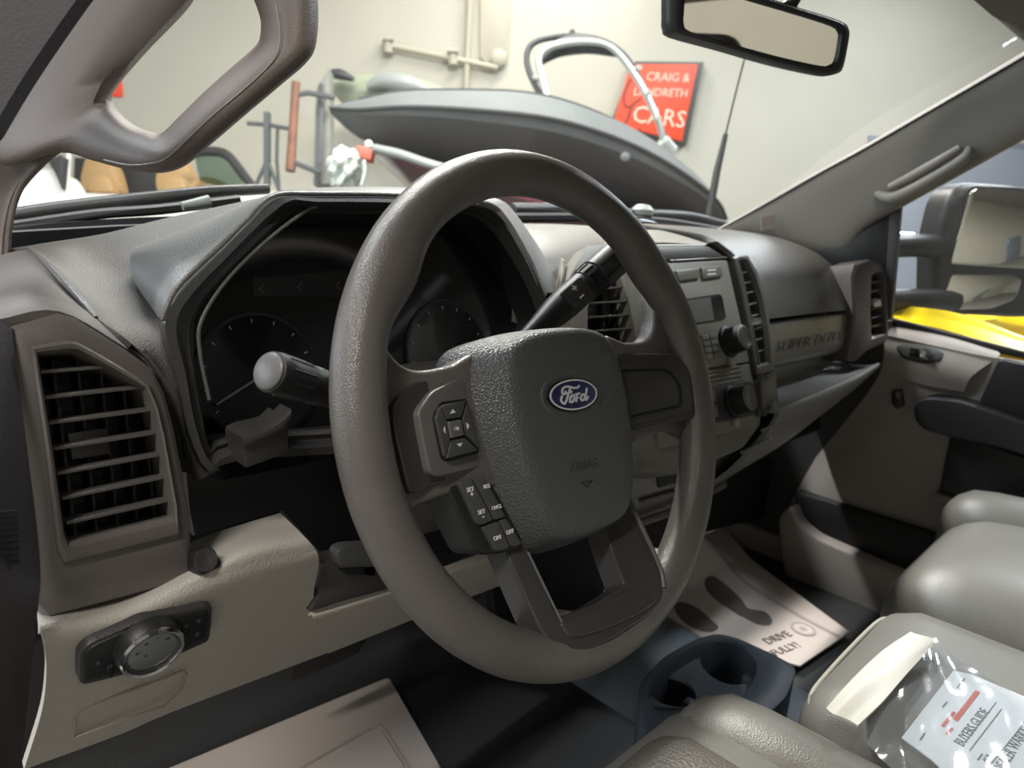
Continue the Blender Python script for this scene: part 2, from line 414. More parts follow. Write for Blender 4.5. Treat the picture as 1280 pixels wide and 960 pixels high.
h = [(462, 186, 190, .2, 4.72), (500, 194, 226, .45, 4.75), (550, 206, 262, .6, 4.85), (640, 226, 300, .75, 4.95), (760, 256, 320, .8, 5.15), (880, 286, 330, .7, 5.35)]
loops = [bl(*s_, full) for s_ in h]
loft('hull', [list(q) for q in zip(*[cat(list(c), 3) for c in zip(*loops)])], 'boat_maroon', boat, 50)
tube('rub_rail', [S(468, 186, 4.4), S(500, 193, 4.35), S(545, 208, 4.3), (S(640, 232, 4.3))], .03, 'boat_grey', boat, sub=3)
lathe('buckle', S(781, 197, 4.45), -CF, [(.03, 0), (.03, .02), (.015, .03), (0, .03)], 'boat_cover', boat, 16)
# tower
tw = [(681, 124, 5.0), (672, 112, 5.0), (660, 85, 5.0), (660, 63, 5.0), (675, 50, 5.0), (715, 45, 5.0), (755, 52, 5.05), (785, 75, 5.1), (810, 120, 5.15), (838, 190, 5.2)]
tube('tower_tube', [S(x, y, s) for x, y, s in tw], .022, 'tower_dark', boat, sub=4)
tw2 = [(684, 122, 4.8), (677, 95, 4.8), (674, 72, 4.8), (690, 58, 4.8), (730, 52, 4.8), (765, 60, 4.85), (797, 100, 4.9), (822, 150, 4.95), (832, 188, 5.0)]
tube('tower_tube', [S(x, y, s) for x, y, s in tw2], .024, 'tower_metal', boat, sub=4)
tube('bimini_roll', [S(676, 76, 4.9), S(700, 60, 4.9), (S(735, 56, 4.9)), S(772, 66, 4.9)], [.03, .06, .06, .03], 'tower_dark', boat, sub=4)
for a, b in (((667, 97), (681, 102)), ((790, 88), (800, 84)), ((806, 118), (812, 116)), ((820, 150), (824, 148))):
    tube('tower_brace', [S(*a, 5.0), S(*b, 4.85)], .018, 'tower_metal', boat)
tube('tower_foot', [S(828, 176, 4.95), S(838, 190, 5.0)], [.05, .06], 'tower_metal', boat)
tube('mast_light', [S(716, 45, 5.0), S(715, 38, 5.0)], .02, 'tower_dark', boat)
# pale boat behind
t = thing('pale_boat', 'pale olive rounded boat shape behind the grey covered boat', 'boat', S(480, 150, 5.9))
st = [(412, 98, 112, .1, 6.2), (440, 94, 140, .2, 6.2), (480, 95, 150, .25, 6.2), (520, 99, 150, .25, 6.2), (552, 110, 150, .2, 6.2)]
loops = [bl(*s_, full) for s_ in st]
loft('hull', [list(q) for q in zip(*[cat(list(c), 3) for c in zip(*loops)])], 'boat_pale', t, 50)
tube('windscreen_roll', [S(458, 108, 5.9), S(480, 102, 5.9), S(510, 106, 5.9), S(536, 115, 5.9)], [.03, .07, .08, .02], 'boat_grey', t, sub=4)
tube('cover_roll', [S(413, 92, 5.9), S(425, 93, 5.9), S(442, 99, 5.9)], [.03, .045, .02], 'tower_dark', t, sub=3)
# trailer winch and wrapped plastic below the bow
t = thing('trailer_winch', 'small red trailer winch with white roller below the boat bow', 'winch', S(457, 196, 4.4))
plate('bracket', [(444, 181), (466, 184), (464, 200), (450, 197)], (S(455, 190, 4.4), -CF), .08, 'red_plastic', t, .01)
lathe('roller', S(462, 182, 4.32), -CF, [(.024, 0), (.024, .03), (.012, .04), (0, .04)], 'car_white', t, 16)
bm = bmesh.new(); bmesh.ops.create_icosphere(bm, subdivisions=4, radius=.13)
c0 = S(433, 212, 4.6)
for v in bm.verts:
    k = 1+.22*math.sin(v.co.x*60+1)*math.sin(v.co.z*47)+.12*math.sin(v.co.y*90+v.co.z*70)
    v.co = c0+V((v.co.x*k*.85, v.co.y*k*.85, v.co.z*k*1.0))
mat('wrap_film', (205, 214, 208), .2, spec=.8)
tag(make('plastic_wrap', bm, 'wrap_film', None, 25), 'crumpled clear plastic wrap hanging under the boat bow', 'plastic wrap')
tube_pts = [S(455, 200, 4.35), S(456, 215, 4.35), S(452, 232, 4.35)]
tag(tube('winch_chain', tube_pts, .012, 'tower_metal', None, sub=6), 'thin pale chain hanging from the red winch', 'chain')

# jack stands
t = thing('jack_stand', 'dark steel stand with crossbar and splayed legs by white car', 'stand', S(335, 245, 5.6))
tube('post', [S(334, 141, 5.6), S(334, 232, 5.6)], .032, 'steel_dark', t, 4)
tube('crossbar', [S(309, 154, 5.6), S(335, 156, 5.6), S(362, 161, 5.6)], .017, 'steel_dark', t, 6)
tube('side_post', [S(347, 160, 5.6), S(346, 200, 5.6), S(349, 240, 5.6)], .016, 'steel_dark', t, 6)
for x in (316, 350): tube('leg', [S(334, 200, 5.6), S(x, 240, 5.6)], .018, 'steel_dark', t, 6)
t = thing('lift_post', 'tall grey lift post with rusty arm and clamps beside boat', 'lift post', S(400, 235, 5.8))
plate('post', [(395, 110), (411, 84), (414, 230), (391, 230)], (S(400, 160, 5.45), -CF), .14, 'steel_grey', t, .01)
tube('inner_post', [S(402, 106, 5.38), S(398, 228, 5.38)], .025, 'steel_dark', t, 6)
tube('arm', [S(370, 103, 5.3), S(367, 150, 5.3), S(363, 214, 5.3)], [.034, .034, .04], 'steel_rust', t, 8)
tube('clamp', [S(368, 119, 5.3), S(385, 116, 5.3), S(418, 122, 5.3)], .02, 'steel_dark', t, 6)
tube('clamp', [S(368, 203, 5.3), S(380, 208, 5.3), S(400, 216, 5.3)], .02, 'steel_dark', t, 6)

# white convertible
car = thing('white_convertible', 'white convertible car with tan seats seen through the windscreen', 'car', S(180, 330, 6))
CP = (S(180, 240, 6), -CF)
plate('body', [(-60, 275), (-20, 246), (40, 240), (84, 238), (150, 241), (226, 244), (300, 238), (345, 236), (420, 250), (420, 330), (-60, 330)], CP, 1.6, 'car_white', car, .05, .1)
tube('door_pillar', [S(86, 190, 5.9), S(83, 240, 5.9)], .022, 'car_white', car, 8)
plate('cockpit', [(92, 196), (230, 200), (232, 243), (90, 239)], (S(160, 220, 6.5), -CF), .05, 'car_dark', car, .02)
for xs in ((98, 150), (192, 243)):
    x0, x1 = xs
    def sq(px, py, s): return S(px, py, s)
    outline = [(x0+2, 240), (x0, 222), (x0+6, 198), (x0+14, 192), (x1-16, 194), (x1-6, 214), (x1, 240)]
    s_ = plate('seat_back', outline, (S(x0, 220, 6.25), -CF), .16, 'car_tan', car, .04, .06)
    plate('headrest', [(x0+10, 240), (x0+10, 222), (x0+20, 217), (x1-16, 219), (x1-8, 240)], (S(x0, 220, 6.1), -CF), .1, 'car_tan', s_, .03, .05)
tube('steering_ring', [S(236, 238, 6.1), S(246, 229, 6.1), S(262, 226, 6.1), S(280, 233, 6.1), S(290, 242, 6.1)], .035, 'car_tan', car, sub=3)
tube('windscreen_frame', [S(238, 192, 6.0), S(262, 189, 6.0), S(284, 194, 6.0), S(303, 217, 6.0), S(320, 240, 6.0)], .04, 'car_dark', car, sub=4)
plate('windscreen', [(243, 195), (262, 192), (280, 196), (300, 222), (312, 243), (250, 226)], (S(270, 220, 6.03), -CF), .01, 'car_glass', car, 0)
t = thing('white_vehicle', 'blurred white vehicle with red trim behind the driver pillar', 'car', S(50, 300, 5.1))
plate('body', [(-20, 262), (20, 232), (45, 210), (62, 206), (74, 222), (90, 262), (90, 310), (-20, 310)], (S(40, 240, 5.1), -CF), .3, 'car_white', t, .05, .08)
plate('trim', [(20, 264), (92, 257), (94, 266), (20, 276)], (S(40, 260, 5.05), -CF), .06, 'red_plastic', t, .01)
plate('side_window', [(58, 200), (74, 193), (80, 196), (76, 236), (68, 216)], (S(66, 215, 5.05), -CF), .06, 'car_dark', t, .01)

# seen beside the passenger mirror: another yellow machine
t = thing('yellow_bollard', 'blurred yellow object beyond the passenger window at right edge', 'bollard', S(1270, 420, 4.0))
plate('post', [(1243, 398), (1252, 384), (1330, 372), (1330, 820), (1290, 820), (1290, 411), (1250, 404)], (S(1270, 395, 4.0), -CF), .3, 'yellow_paint', t, .03)

# ------------------------------------------------------------------ truck shell
def VX(x, y, z): return V((x, y, z))
# cab floor, firewall, transmission hump
struct(patch('floor_cab', [[VX(x, y, z) for x in (-.42, 0, .25, .55, .85, 1.2)] for y, z in ((-.9, -.63), (-.3, -.63), (.1, -.63), (.48, -.63), (.58, -.58), (.66, -.4), (.68, -.05))], 'vinyl_floor', None, .02, 4))
hump = []
for y, hh in ((-.5, .04), (-.1, .05), (.2, .07), (.4, .13), (.55, .2)):
    hump.append([VX(x, y, z) for x, z in ((.44, -.632), (.48, -.632+hh*.6), (.52, -.632+hh), (.62, -.632+hh), (.69, -.632+hh*.5), (.74, -.632))])
struct(patch('trim_hump', hump, 'hump_lit_vinyl', None, .02, 5))
# windscreen
base = [VX(-.30, .47, .09), VX(-.12, .58, .12), VX(.15, .64, .158), VX(.41, .66, .16), VX(.67, .64, .158), VX(.94, .58, .15), VX(1.13, .47, .14)]
top = [VX(-.26, -.03, .50), VX(-.08, .02, .525), VX(.15, .05, .54), VX(.41, .06, .545), VX(.67, .05, .54), VX(.9, .02, .525), VX(1.09, -.03, .50)]
midr = [b.lerp(t_, .5)+VX(0, .02, .025) for b, t_ in zip(base, top)]
struct(patch('window_1', [base, midr, top], 'glass', None, .005, 5))
# roof lining with header
rf = []
for y, z in ((.055, .524), (.02, .514), (-.05, .525), (-.3, .55), (-1.1, .55)):
    rf.append([VX(x, y+dy, z+dz) for x, dy, dz in ((-.36, -.11, -.06), (-.2, -.045, -.012), (.41, .015, .015), (1.02, -.045, -.012), (1.18, -.11, -.06))])
struct(patch('ceiling_cab', rf, 'headliner', None, .03, 5))
t = thing('sun_visor', 'dark grey sun visor folded up above the passenger windscreen', 'sun visor', VX(.8, -.1, .5))
plate3('panel', [VX(.56, .03, .505), VX(.98, .0, .495), VX(1.03, -.05, .490), VX(1.03, -.19, .51), VX(.56, -.17, .52)], V((0, .15, -1)), .02, 'headliner', t, .008, .03)
# passenger pillar
PR = [  # (px,py) upper edge, ridge, lower edge with x depth
    ((903, 288), (930, 293), (962, 303), 1.13), ((962, 255), (995, 285), (1040, 318), 1.13), ((1030, 216), (1048, 248), (1078, 284), 1.12), ((1085, 186), (1100, 218), (1124, 257), 1.115),
    ((1180, 131), (1195, 158), (1212, 208), 1.10), ((1280, 73), (1295, 108), (1300, 160), 1.09), ((1390, 5), (1400, 40), (1400, 112), 1.08), ((1500, -62), (1510, -25), (1510, 55), 1.07)]
rows = [[AX(*a, 'x', x-.015)+VX(.02, .03, -.0), AX(*a, 'x', x-.015), AX(*b, 'x', x), AX(*c, 'x', x+.03), AX(*c, 'x', x+.03)+VX(.04, .01, -.0)] for a, b, c, x in PR]
pil = struct(patch('trim_1', rows, 'pillar_light', None, .006, 6))
tube('grip_ridge', [AX(1096, 243, 'x', 1.125), AX(1115, 248, 'x', 1.11), AX(1140, 238, 'x', 1.10), AX(1175, 218, 'x', 1.10), AX(1205, 198, 'x', 1.10), AX(1212, 184, 'x', 1.105)], [.008, .012, .012, .011, .01, .006], 'pillar_light', pil, 12, 5)
tube('grip_groove', [AX(1112, 234, 'x', 1.112), AX(1140, 220, 'x', 1.105), AX(1170, 203, 'x', 1.10), AX(1200, 184, 'x', 1.10)], [.007, .009, .009, .006], 'taupe_plastic', pil, 12, 5)
tube('glass_edge', [AX(x, y, 'x', xx-.018) for x, y, xx in ((900, 287, 1.13), (962, 253, 1.13), (1030, 214, 1.12), (1085, 184, 1.115), (1180, 129, 1.10), (1280, 71, 1.09), (1390, 3, 1.07))], .0022, 'near_black', pil, 8, 4)
plate('label', [(951, 272), (969, 268), (971, 285), (952, 288)], (AX(960, 280, 'x', 1.095), V((-.6, -.8, .1)).normalized()), .002, 'taupe_plastic', pil, 0)
sail = plate('trim_2', [(1005, 322), (1040, 300), (1085, 274), (1122, 258), (1112, 345), (1070, 345)], (VX(1.19, 0, 0), V((-1, -.15, 0)).normalized()), .02, 'black_plastic', None, .004); struct(sail)
fr = plate('trim_3', [(1111, 268), (1126, 258), (1114, 400), (1104, 400)], (VX(1.175, 0, 0), V((-1, -.1, 0)).normalized()), .02, 'seal_rubber', None, .004); struct(fr)

# driver pillar with grab handle, built as one ring of moulded trim at its own depth
def L(px, py):        # depth of the pillar trim grows towards its foot
    s = .52 + .10*min(1.2, max(-.6, py/200.)); return S(px, py, s)
rows = [[L(-60, y0), L(-25, y1), L(x2, y2), L(x3, y3), S(x3-1, y3, .70)] for y0, y1, x2, y2, x3, y3 in
        ((400, 395, -6, 392, 4, 388), (335, 330, -2, 330, 10, 330), (285, 280, 0, 285, 13, 287), (240, 235, 8, 242, 25, 243), (195, 195, 35, 200, 58, 204), (150, 150, 55, 170, 86, 182))]
trim = struct(patch('trim_4', rows, 'pillar_plastic', None, .005, 5))
prs = [((-10, 205), (131, 118)), ((70, 193), (134, 135)), ((112, 203), (146, 150)), ((145, 212), (163, 163)), ((178, 218), (183, 171)), ((205, 219), (197, 174)), ((232, 210), (207, 168)), ((262, 185), (225, 150)),
       ((310, 144), (262, 114)), ((355, 106), (300, 80)), ((388, 77), (328, 55)), ((400, 52), (335, 40)), ((402, 0), (335, 15)), ((392, -60), (322, -20)), ((330, -140), (300, -55)), ((215, -150), (262, -40)), ((70, -60), (228, 4)), ((-30, 100), (170, 66))]
def HL(p, s=.50): return S(p[0], p[1], s + .06*max(0, (190-p[0])/160.))
outer = [HL(a) for a, b in prs]; inner = [HL(b) for a, b in prs]
t = thing('grab_handle', 'taupe moulded grab handle on the driver windscreen pillar', 'grab handle', HL((190, 219)))
nh = (CAM-S(230, 100, .5)).normalized()
ring3('loop', outer, inner, nh, [(0, -.05), (-.0, -.016), (.10, -.004), (.3, .003), (.5, .005), (.7, .002), (.9, -.006), (1, -.018), (1.03, -.05)], 'pillar_plastic', t, True, 5, 60)
seam = [(130, 200), (160, 206), (190, 204), (212, 195), (262, 148), (318, 100), (345, 70), (350, 40), (345, 5)]
tube('seam', [HL(p, .4955) for p in seam], .0006, 'taupe_plastic', t, 6, 4)
def SL(x, y): return S(x, y, .40)
tagd = struct(patch('trim_5', [[SL(-160, -160), SL(-20, -170), SL(140, -60)], [SL(-160, 0), SL(-40, -20), SL(88, 10)], [SL(-160, 120), SL(-60, 100), SL(30, 95)], [SL(-160, 260), SL(-80, 230), SL(-12, 165)]], 'seal_rubber', None, .01, 5))

# cowl and wipers outside the glass
t = thing('cowl_panel', 'black plastic cowl strip below the windscreen', 'cowl', VX(.4, .8, .05))
cw = [[VX(x, y, z) for x in (-.34, -.1, .2, .41, .65, .9, 1.16)] for y, z in ((.70, .118), (.78, .112), (.88, .10))]
for j, dy in enumerate((-.14, -.05, .0, .01, 0, -.05, -.14)):
    for i in range(3): cw[i][j].y += dy; cw[i][j].z += (-.045, -.02, -.004, 0, 0, 0, 0)[j]
patch('strip', cw, 'black_plastic', t, .01, 4)
t = thing('windscreen_wiper', 'black wiper arm lying along the driver side windscreen base', 'wiper', S(150, 262, .95))
tube('arm', [S(-10, 276, .92), S(80, 262, .95), S(180, 250, .98), S(262, 240, 1.02), S(335, 236, 1.08)], [.012, .012, .011, .009, .008], 'black_plastic', t, 8, 4)
tube('blade', [S(10, 284, .9), S(120, 268, .93), S(200, 262, .95), S(300, 250, 1.0)], .007, 'near_black', t, 6, 4)
tube('nozzle', [S(228, 258, .93), S(262, 252, .95)], [.006, .009], 'boat_grey', t, 8)
t = thing('windscreen_wiper', 'black wiper arm at the passenger foot of the windscreen', 'wiper', S(860, 276, 1.95))
tube('arm', [S(640, 262, 1.5), S(720, 262, 1.65), S(790, 268, 1.8), S(860, 272, 2.0), S(905, 282, 2.15)], [.014, .014, .015, .017, .015], 'black_plastic', t, 8, 4)
tube('blade', [S(640, 272, 1.48), S(740, 272, 1.64), S(830, 277, 1.85), S(900, 288, 2.1)], .010, 'near_black', t, 6, 4)
lathe('pivot_cap', S(803, 266, 1.8), EZ, [(.028, -.005), (.03, .008), (.016, .02), (0, .022)], 'boat_grey', t, 16)
t = thing('radio_antenna', 'black whip antenna with sleeved base on passenger cowl', 'antenna', S(886, 282, 2.3))
tube('whip', [S(931, 72, 2.3), S(920, 115, 2.3), S(906, 172, 2.3)], .003, 'black_plastic', t, 6)
tube('sleeve', [S(907, 168, 2.3), S(896, 215, 2.3), S(884, 282, 2.3)], [.0085, .012, .0135], 'black_plastic', t, 10)

# kick panel that closes the footwell
struct(patch('trim_6', [[VX(1.205, y, z) for y in (.13, .25, .4, .6)] for z in (-.63, -.3, -.1, -.02)], 'dash_dark', None, .02, 3))
struct(patch('trim_7', [[VX(x, y_, z-dz) for x, y_, dz in ((-.4, .50, .034), (-.15, .56, .012), (.1, .585, .0), (.7, .585, 0), (1.21, .56, 0))] for z in (-.35, -.1, .08, .112)], 'near_black', None, .02, 2))

struct(box('trim_8', (1.19, -.9, -.70), (1.26, .62, -.575), 'taupe_plastic', None, .01))

# rear view mirror
MP = (AX(950, 45, 'x', .40), V((-.62, -.76, -.085)).normalized())
t = thing('rear_view_mirror', 'black framed rear view mirror hanging at windscreen top', 'mirror', MP[0])
o_ = [(838, -25), (833, 20), (834, 34), (842, 44), (900, 60), (970, 80), (1030, 93), (1046, 92), (1054, 84), (1061, 50), (1061, 36), (1050, 26), (1000, 10), (930, -12), (880, -28)]
i_ = [(860, -16), (855, 16), (855, 30), (862, 39), (905, 52), (970, 70), (1024, 82), (1036, 81), (1042, 75), (1047, 48), (1046, 40), (1038, 33), (998, 20), (930, 0), (885, -14)]
ring3('housing', [PP(*p, MP) for p in o_], [PP(*p, MP) for p in i_], MP[1], [(-.0, -.02), (0, -.004), (.3, .003), (.75, .003), (1, -.002), (1, -.02)], 'black_plastic', t, True, 3, 50)
loft('back_shell', [cat([PP(*p, off(MP, -.018)) for p in o_], 3, True), cat([(PP(*p, off(MP, -.035))).lerp(PP(945, 33, off(MP, -.035)), .2) for p in o_], 3, True), cat([(PP(*p, off(MP, -.045))).lerp(PP(945, 33, off(MP, -.045)), .6) for p in o_], 3, True)], 'black_plastic', t, 60)
plate3('glass', cat([PP(*p, off(MP, -.001)) for p in i_], 3, True), MP[1], .003, 'mirror_glass', t, 0)
tube('stalk', [PP(985, 10, off(MP, -.04)), PP(1000, -15, off(MP, -.06)), VX(.43, .06, .49)], .009, 'black_plastic', t, 10)

# ------------------------------------------------------------------ passenger door and outside mirror
door = thing('passenger_door', 'taupe passenger door trim with dark armrest and map pocket', 'door panel', VX(1.2, 0, -.6))
DX = lambda x: (VX(x, 0, 0), VX(-1, 0, 0))
# main trim skin: columns follow the front edge, rows from sill to floor
F0 = [AX(1106, 418, 'x', 1.19), AX(1098, 470, 'x', 1.19), AX(1050, 535, 'x', 1.20), AX(985, 618, 'x', 1.21), AX(960, 690, 'x', 1.21)]
rows = [[a, VX(1.185, a.y-.10, a.z-.006), VX(1.185, -.12, a.z-.012), VX(1.185, -.7, a.z-.012)] for a in F0]
patch('trim_panel', rows, 'taupe_plastic', door, .02, 5)
patch('upper_ledge', [[AX(1104, 404, 'x', 1.23), AX(1180, 418, 'x', 1.23), AX(1246, 438, 'x', 1.23)], [AX(1104, 416, 'x', 1.20), AX(1180, 430, 'x', 1.195), AX(1248, 446, 'x', 1.195)],
      [AX(1106, 440, 'x', 1.175), AX(1160, 455, 'x', 1.165), AX(1215, 470, 'x', 1.165)], [AX(1102, 462, 'x', 1.18), AX(1150, 480, 'x', 1.175), AX(1205, 490, 'x', 1.175)]], 'taupe_plastic', door, .02, 5)
sw = plate('switch_plate', [(1120, 432), (1132, 428), (1170, 434), (1180, 440), (1176, 450), (1160, 452), (1128, 444)], (AX(1150, 440, 'x', 1.168), V((-.75, -.1, .65)).normalized()), .012, 'dash_dark', door, .002, .006)
plate('rocker', [(1138, 434), (1150, 436), (1148, 444), (1136, 441)], (AX(1150, 438, 'x', 1.158), V((-.75, -.1, .65)).normalized()), .01, 'black_gloss', sw, .002)
plate('rocker_tip', [(1152, 434), (1164, 437), (1160, 448), (1150, 445)], (AX(1156, 440, 'x', 1.155), V((-.75, -.1, .65)).normalized()), .01, 'chrome', sw, .002)
lk = plate('lock_bezel', [(1114, 488), (1126, 487), (1129, 508), (1120, 512), (1114, 504)], DX(1.172), .012, 'black_plastic', door, .002, .004)
plate('lock_button', [(1119, 490), (1126, 490), (1126, 498), (1120, 498)], DX(1.166), .01, 'bezel_grey', lk, .002)
arm = [(1141, 512), (1146, 500), (1160, 496), (1195, 500), (1240, 514), (1330, 545), (1330, 585), (1240, 558), (1190, 548), (1155, 538), (1144, 528)]
plate('armrest', arm, DX(1.13), .06, 'black_plastic', door, .012, .01, 3)
plate('upper_insert', [(1248, 449), (1330, 466), (1330, 560), (1220, 510)], DX(1.16), .03, 'black_plastic', door, .008, .01)
plate('pocket_insert', [(1187, 546), (1192, 540), (1330, 590), (1330, 640), (1226, 636), (1172, 620)], DX(1.172), .012, 'black_plastic', door, .004, .012)
plate('insert_ledge', [(1158, 624), (1168, 616), (1222, 634), (1216, 648)], DX(1.16), .03, 'taupe_plastic', door, .006)
plate('lower_pocket', [(992, 614), (1080, 640), (1168, 668), (1168, 720), (1120, 712), (1020, 668), (996, 650)], DX(1.165), .03, 'near_black', door, .006, .01)
plate('pocket_face', [(972, 646), (990, 630), (998, 654), (1020, 672), (1120, 716), (1180, 740), (1180, 800), (1060, 800), (985, 745), (976, 700)], DX(1.13), .05, 'taupe_plastic', door, .012, .02, 3)
plate('sill_seal', [(1108, 396), (1280, 440), (1400, 470), (1400, 480), (1280, 449), (1108, 412)], DX(1.225), .015, 'near_black', door, .003)
patch('outer_skin', [[AX(1104, 398, 'x', 1.27), AX(1180, 412, 'x', 1.27), AX(1290, 446, 'x', 1.27), AX(1400, 480, 'x', 1.27)], [AX(1110, 392, 'x', 1.30), AX(1190, 402, 'x', 1.30), AX(1290, 434, 'x', 1.30), AX(1400, 470, 'x', 1.30)],
      [AX(1125, 387, 'x', 1.34), AX(1200, 399, 'x', 1.34), AX(1290, 431, 'x', 1.33), AX(1400, 468, 'x', 1.33)], [VX(1.37, .2, -.2), VX(1.37, .05, -.2), VX(1.37, -.1, -.2), VX(1.37, -.4, -.2)]], 'yellow_paint', door, .006, 5)
struct(plate3('window_2', [AX(1112, 268, 'x', 1.235), AX(1112, 405, 'x', 1.235), VX(1.235, -.7, -.05), VX(1.2, -.7, .45), VX(1.2, -.05, .40)], VX(-1, 0, 0), .004, 'glass', None, 0))

mir = thing('tow_mirror', 'large black passenger tow mirror with two glasses outside window', 'side mirror', AX(1200, 390, 'x', 1.45))
MX = (AX(1230, 300, 'x', 1.50), V((-.60, -.80, .02)).normalized())
hs = [(1172, 392), (1172, 350), (1174, 300), (1186, 252), (1196, 236), (1216, 227), (1260, 230), (1330, 240), (1345, 300), (1340, 392), (1280, 398)]
plate('housing', hs, MX, .07, 'black_plastic', mir, .02, .03, 3)
plate('upper_glass', [(1213, 240), (1222, 235), (1270, 238), (1300, 246), (1300, 338), (1280, 336), (1189, 330), (1190, 322)], off(MX, .003), .01, 'mirror_glass', mir, .002, .012)
plate('lower_glass', [(1190, 342), (1270, 344), (1278, 350), (1270, 374), (1240, 386), (1180, 388), (1178, 380)], off(MX, .003), .01, 'mirror_glass', mir, .002, .012)
plate('glass_bezel', [(1186, 346), (1188, 332), (1206, 240), (1216, 232), (1275, 234), (1310, 240), (1310, 392), (1240, 392), (1178, 392), (1172, 386)], off(MX, .001), .012, 'near_black', mir, .003, .012)
for a, b in (((1110, 308), (1190, 310)), ((1110, 376), (1190, 376))):
    tube('arm', [AX(a[0], a[1], 'x', 1.30), AX((a[0]+b[0])/2, a[1]-1, 'x', 1.38), AX(b[0], b[1], 'x', 1.48)], [.026, .026, .028], 'black_plastic', mir, 12, 3)
tube('arm_cap', [AX(1112, 295, 'x', 1.32), AX(1140, 296, 'x', 1.36)], .010, 'chrome', mir, 10)

# ------------------------------------------------------------------ dashboard
CL = PY(.2, .147, .25); ST = PY(.2, .092, .493); VL = PY(.16, .04, .3); KP = PY(.10, -.13, -.3)
dash = thing('dashboard', 'dark grey moulded dashboard spanning the cab below the windscreen', 'dashboard', VX(.4, .3, -.3))
def YP(p): return AX(p[0], p[1], 'y', p[2])
# top pad across the cab
tp = []
for y, z in ((.60, .128), (.5, .13), (.4, .128), (.31, .118), (.25, .10), (.215, .07), (.20, .03)):
    tp.append([VX(x, y+dy, z+dz) for x, dy, dz in ((.13, .03, -.0), (.19, .01, -.012), (.26, .0, -.008), (.34, .0, -.002), (.5, .0, .0), (.62, .0, .004))])
patch('top_pad', tp, 'dash_plastic', dash, .006, 5)
# driver side pad
pad = [[(4, 312, .47), (60, 303, .47), (130, 292, .46), (210, 272, .46), (330, 246, .46)], [(38, 311, .40), (70, 313, .38), (120, 318, .37), (175, 308, .35), (260, 285, .34)],
       [(62, 333, .31), (100, 345, .30), (145, 352, .29), (185, 350, .28), (235, 340, .27)], [(92, 366, .25), (125, 380, .245), (160, 388, .24), (195, 390, .235), (228, 385, .235)],
       [(122, 398, .21), (150, 412, .205), (178, 420, .20), (202, 418, .195), (226, 418, .195)], [(165, 430, .185), (185, 445, .18), (200, 455, .18), (215, 455, .18), (234, 450, .185)],
       [(200, 475, .178), (210, 490, .172), (220, 500, .168), (230, 503, .168), (245, 500, .172)], [(225, 545, .172), (230, 550, .166), (237, 552, .162), (246, 552, .162), (258, 548, .166)],
       [(240, 600, .165), (246, 600, .16), (254, 598, .158), (262, 594, .158), (275, 588, .16)]]
mat('pad_shaded', (72, 68, 65), .58, grain=.4, gs=650)  # darkened colour takes the place of weaker light on this pad
patch('driver_pad', [[YP(p) for p in r] for r in pad], 'pad_shaded', dash, .005, 4)
tube('pad_ridge', [YP((38, 310, .40)), YP((62, 332, .31)), YP((92, 365, .25)), YP((120, 397, .21))], [.0015, .003, .003, .0015], 'dash_plastic', dash, 8, 5)
# end of the dash beside the pillar, over the vent pod
ec = [[(-40, 340, .42), (4, 318, .42), (36, 312, .40)], [(-30, 360, .30), (20, 345, .30), (62, 336, .31)], [(-20, 378, .22), (40, 366, .22), (96, 372, .25)], [(-6, 392, .185), (60, 384, .185), (124, 402, .205)], [(-6, 400, .17), (74, 389, .17), (160, 436, .175)]]
patch('end_cap', [[YP(p) for p in r] for r in ec], 'pod_plastic', dash, .005, 5)
# hood over the instruments: rim edge row and the outer surface row
ha = [(206, 405), (222, 368), (250, 338), (279, 311), (312, 279), (346, 249), (400, 246), (501, 247), (584, 253), (618, 259), (634, 274), (650, 299), (668, 332), (684, 368)]
hb = [(203, 404, .20), (168, 352, .27), (163, 326, .29), (172, 309, .31), (236, 284, .33), (338, 243, .34), (400, 235, .33), (500, 234, .33), (590, 243, .33), (628, 252, .33), (648, 272, .32), (668, 300, .30), (690, 335, .27), (706, 372, .22)]
ra = [PP(*p, CL) for p in ha]; rb = [YP(p) for p in hb]
mid_ = [a.lerp(b, .45)+VX(0, -.004, .004) for a, b in zip(ra, rb)]
mat('hood_pad_lit', (122, 124, 125), .3, grain=.35, gs=700)  # paler than the dash plastic: light on the hood side is coloured in
patch('instrument_hood', [rb, mid_, [a+VX(0, .006, .001) for a in ra], ra], 'hood_pad_lit', dash, .004, 5)
tube('hood_stitch', [a+VX(0, .004, .002) for a in ra], .0022, 'dash_plastic', dash, 8, 4)
# small fin right of the instruments
patch('side_fin', [[YP(p) for p in r] for r in ([(690, 372, .2), (697, 345, .21), (700, 322, .23)], [(697, 376, .188), (702, 350, .19), (704, 326, .21)], [(704, 378, .2), (706, 352, .215), (707, 326, .235)])], 'stack_light', dash, .004, 4)
# steering column panel under the instruments
plate('column_panel', [(232, 590), (275, 560), (360, 520), (480, 500), (640, 480), (720, 500), (740, 640), (640, 700), (480, 735), (392, 765), (398, 690), (352, 640), (243, 672), (236, 640)], PY(.20, 0, -.1), .02, 'black_plastic', dash, .004)
lip = plate('column_cover', [(303, 546), (316, 540), (346, 533), (360, 519), (361, 566), (306, 586)], PY(.135, -.05, 0), .03, 'dash_dark', dash, .004, .003)
plate('cover_lip', [(303, 548), (330, 539), (350, 528), (366, 512), (367, 522), (354, 541), (305, 560)], PY(.132, -.05, 0), .02, 'dash_dark', lip, .003)
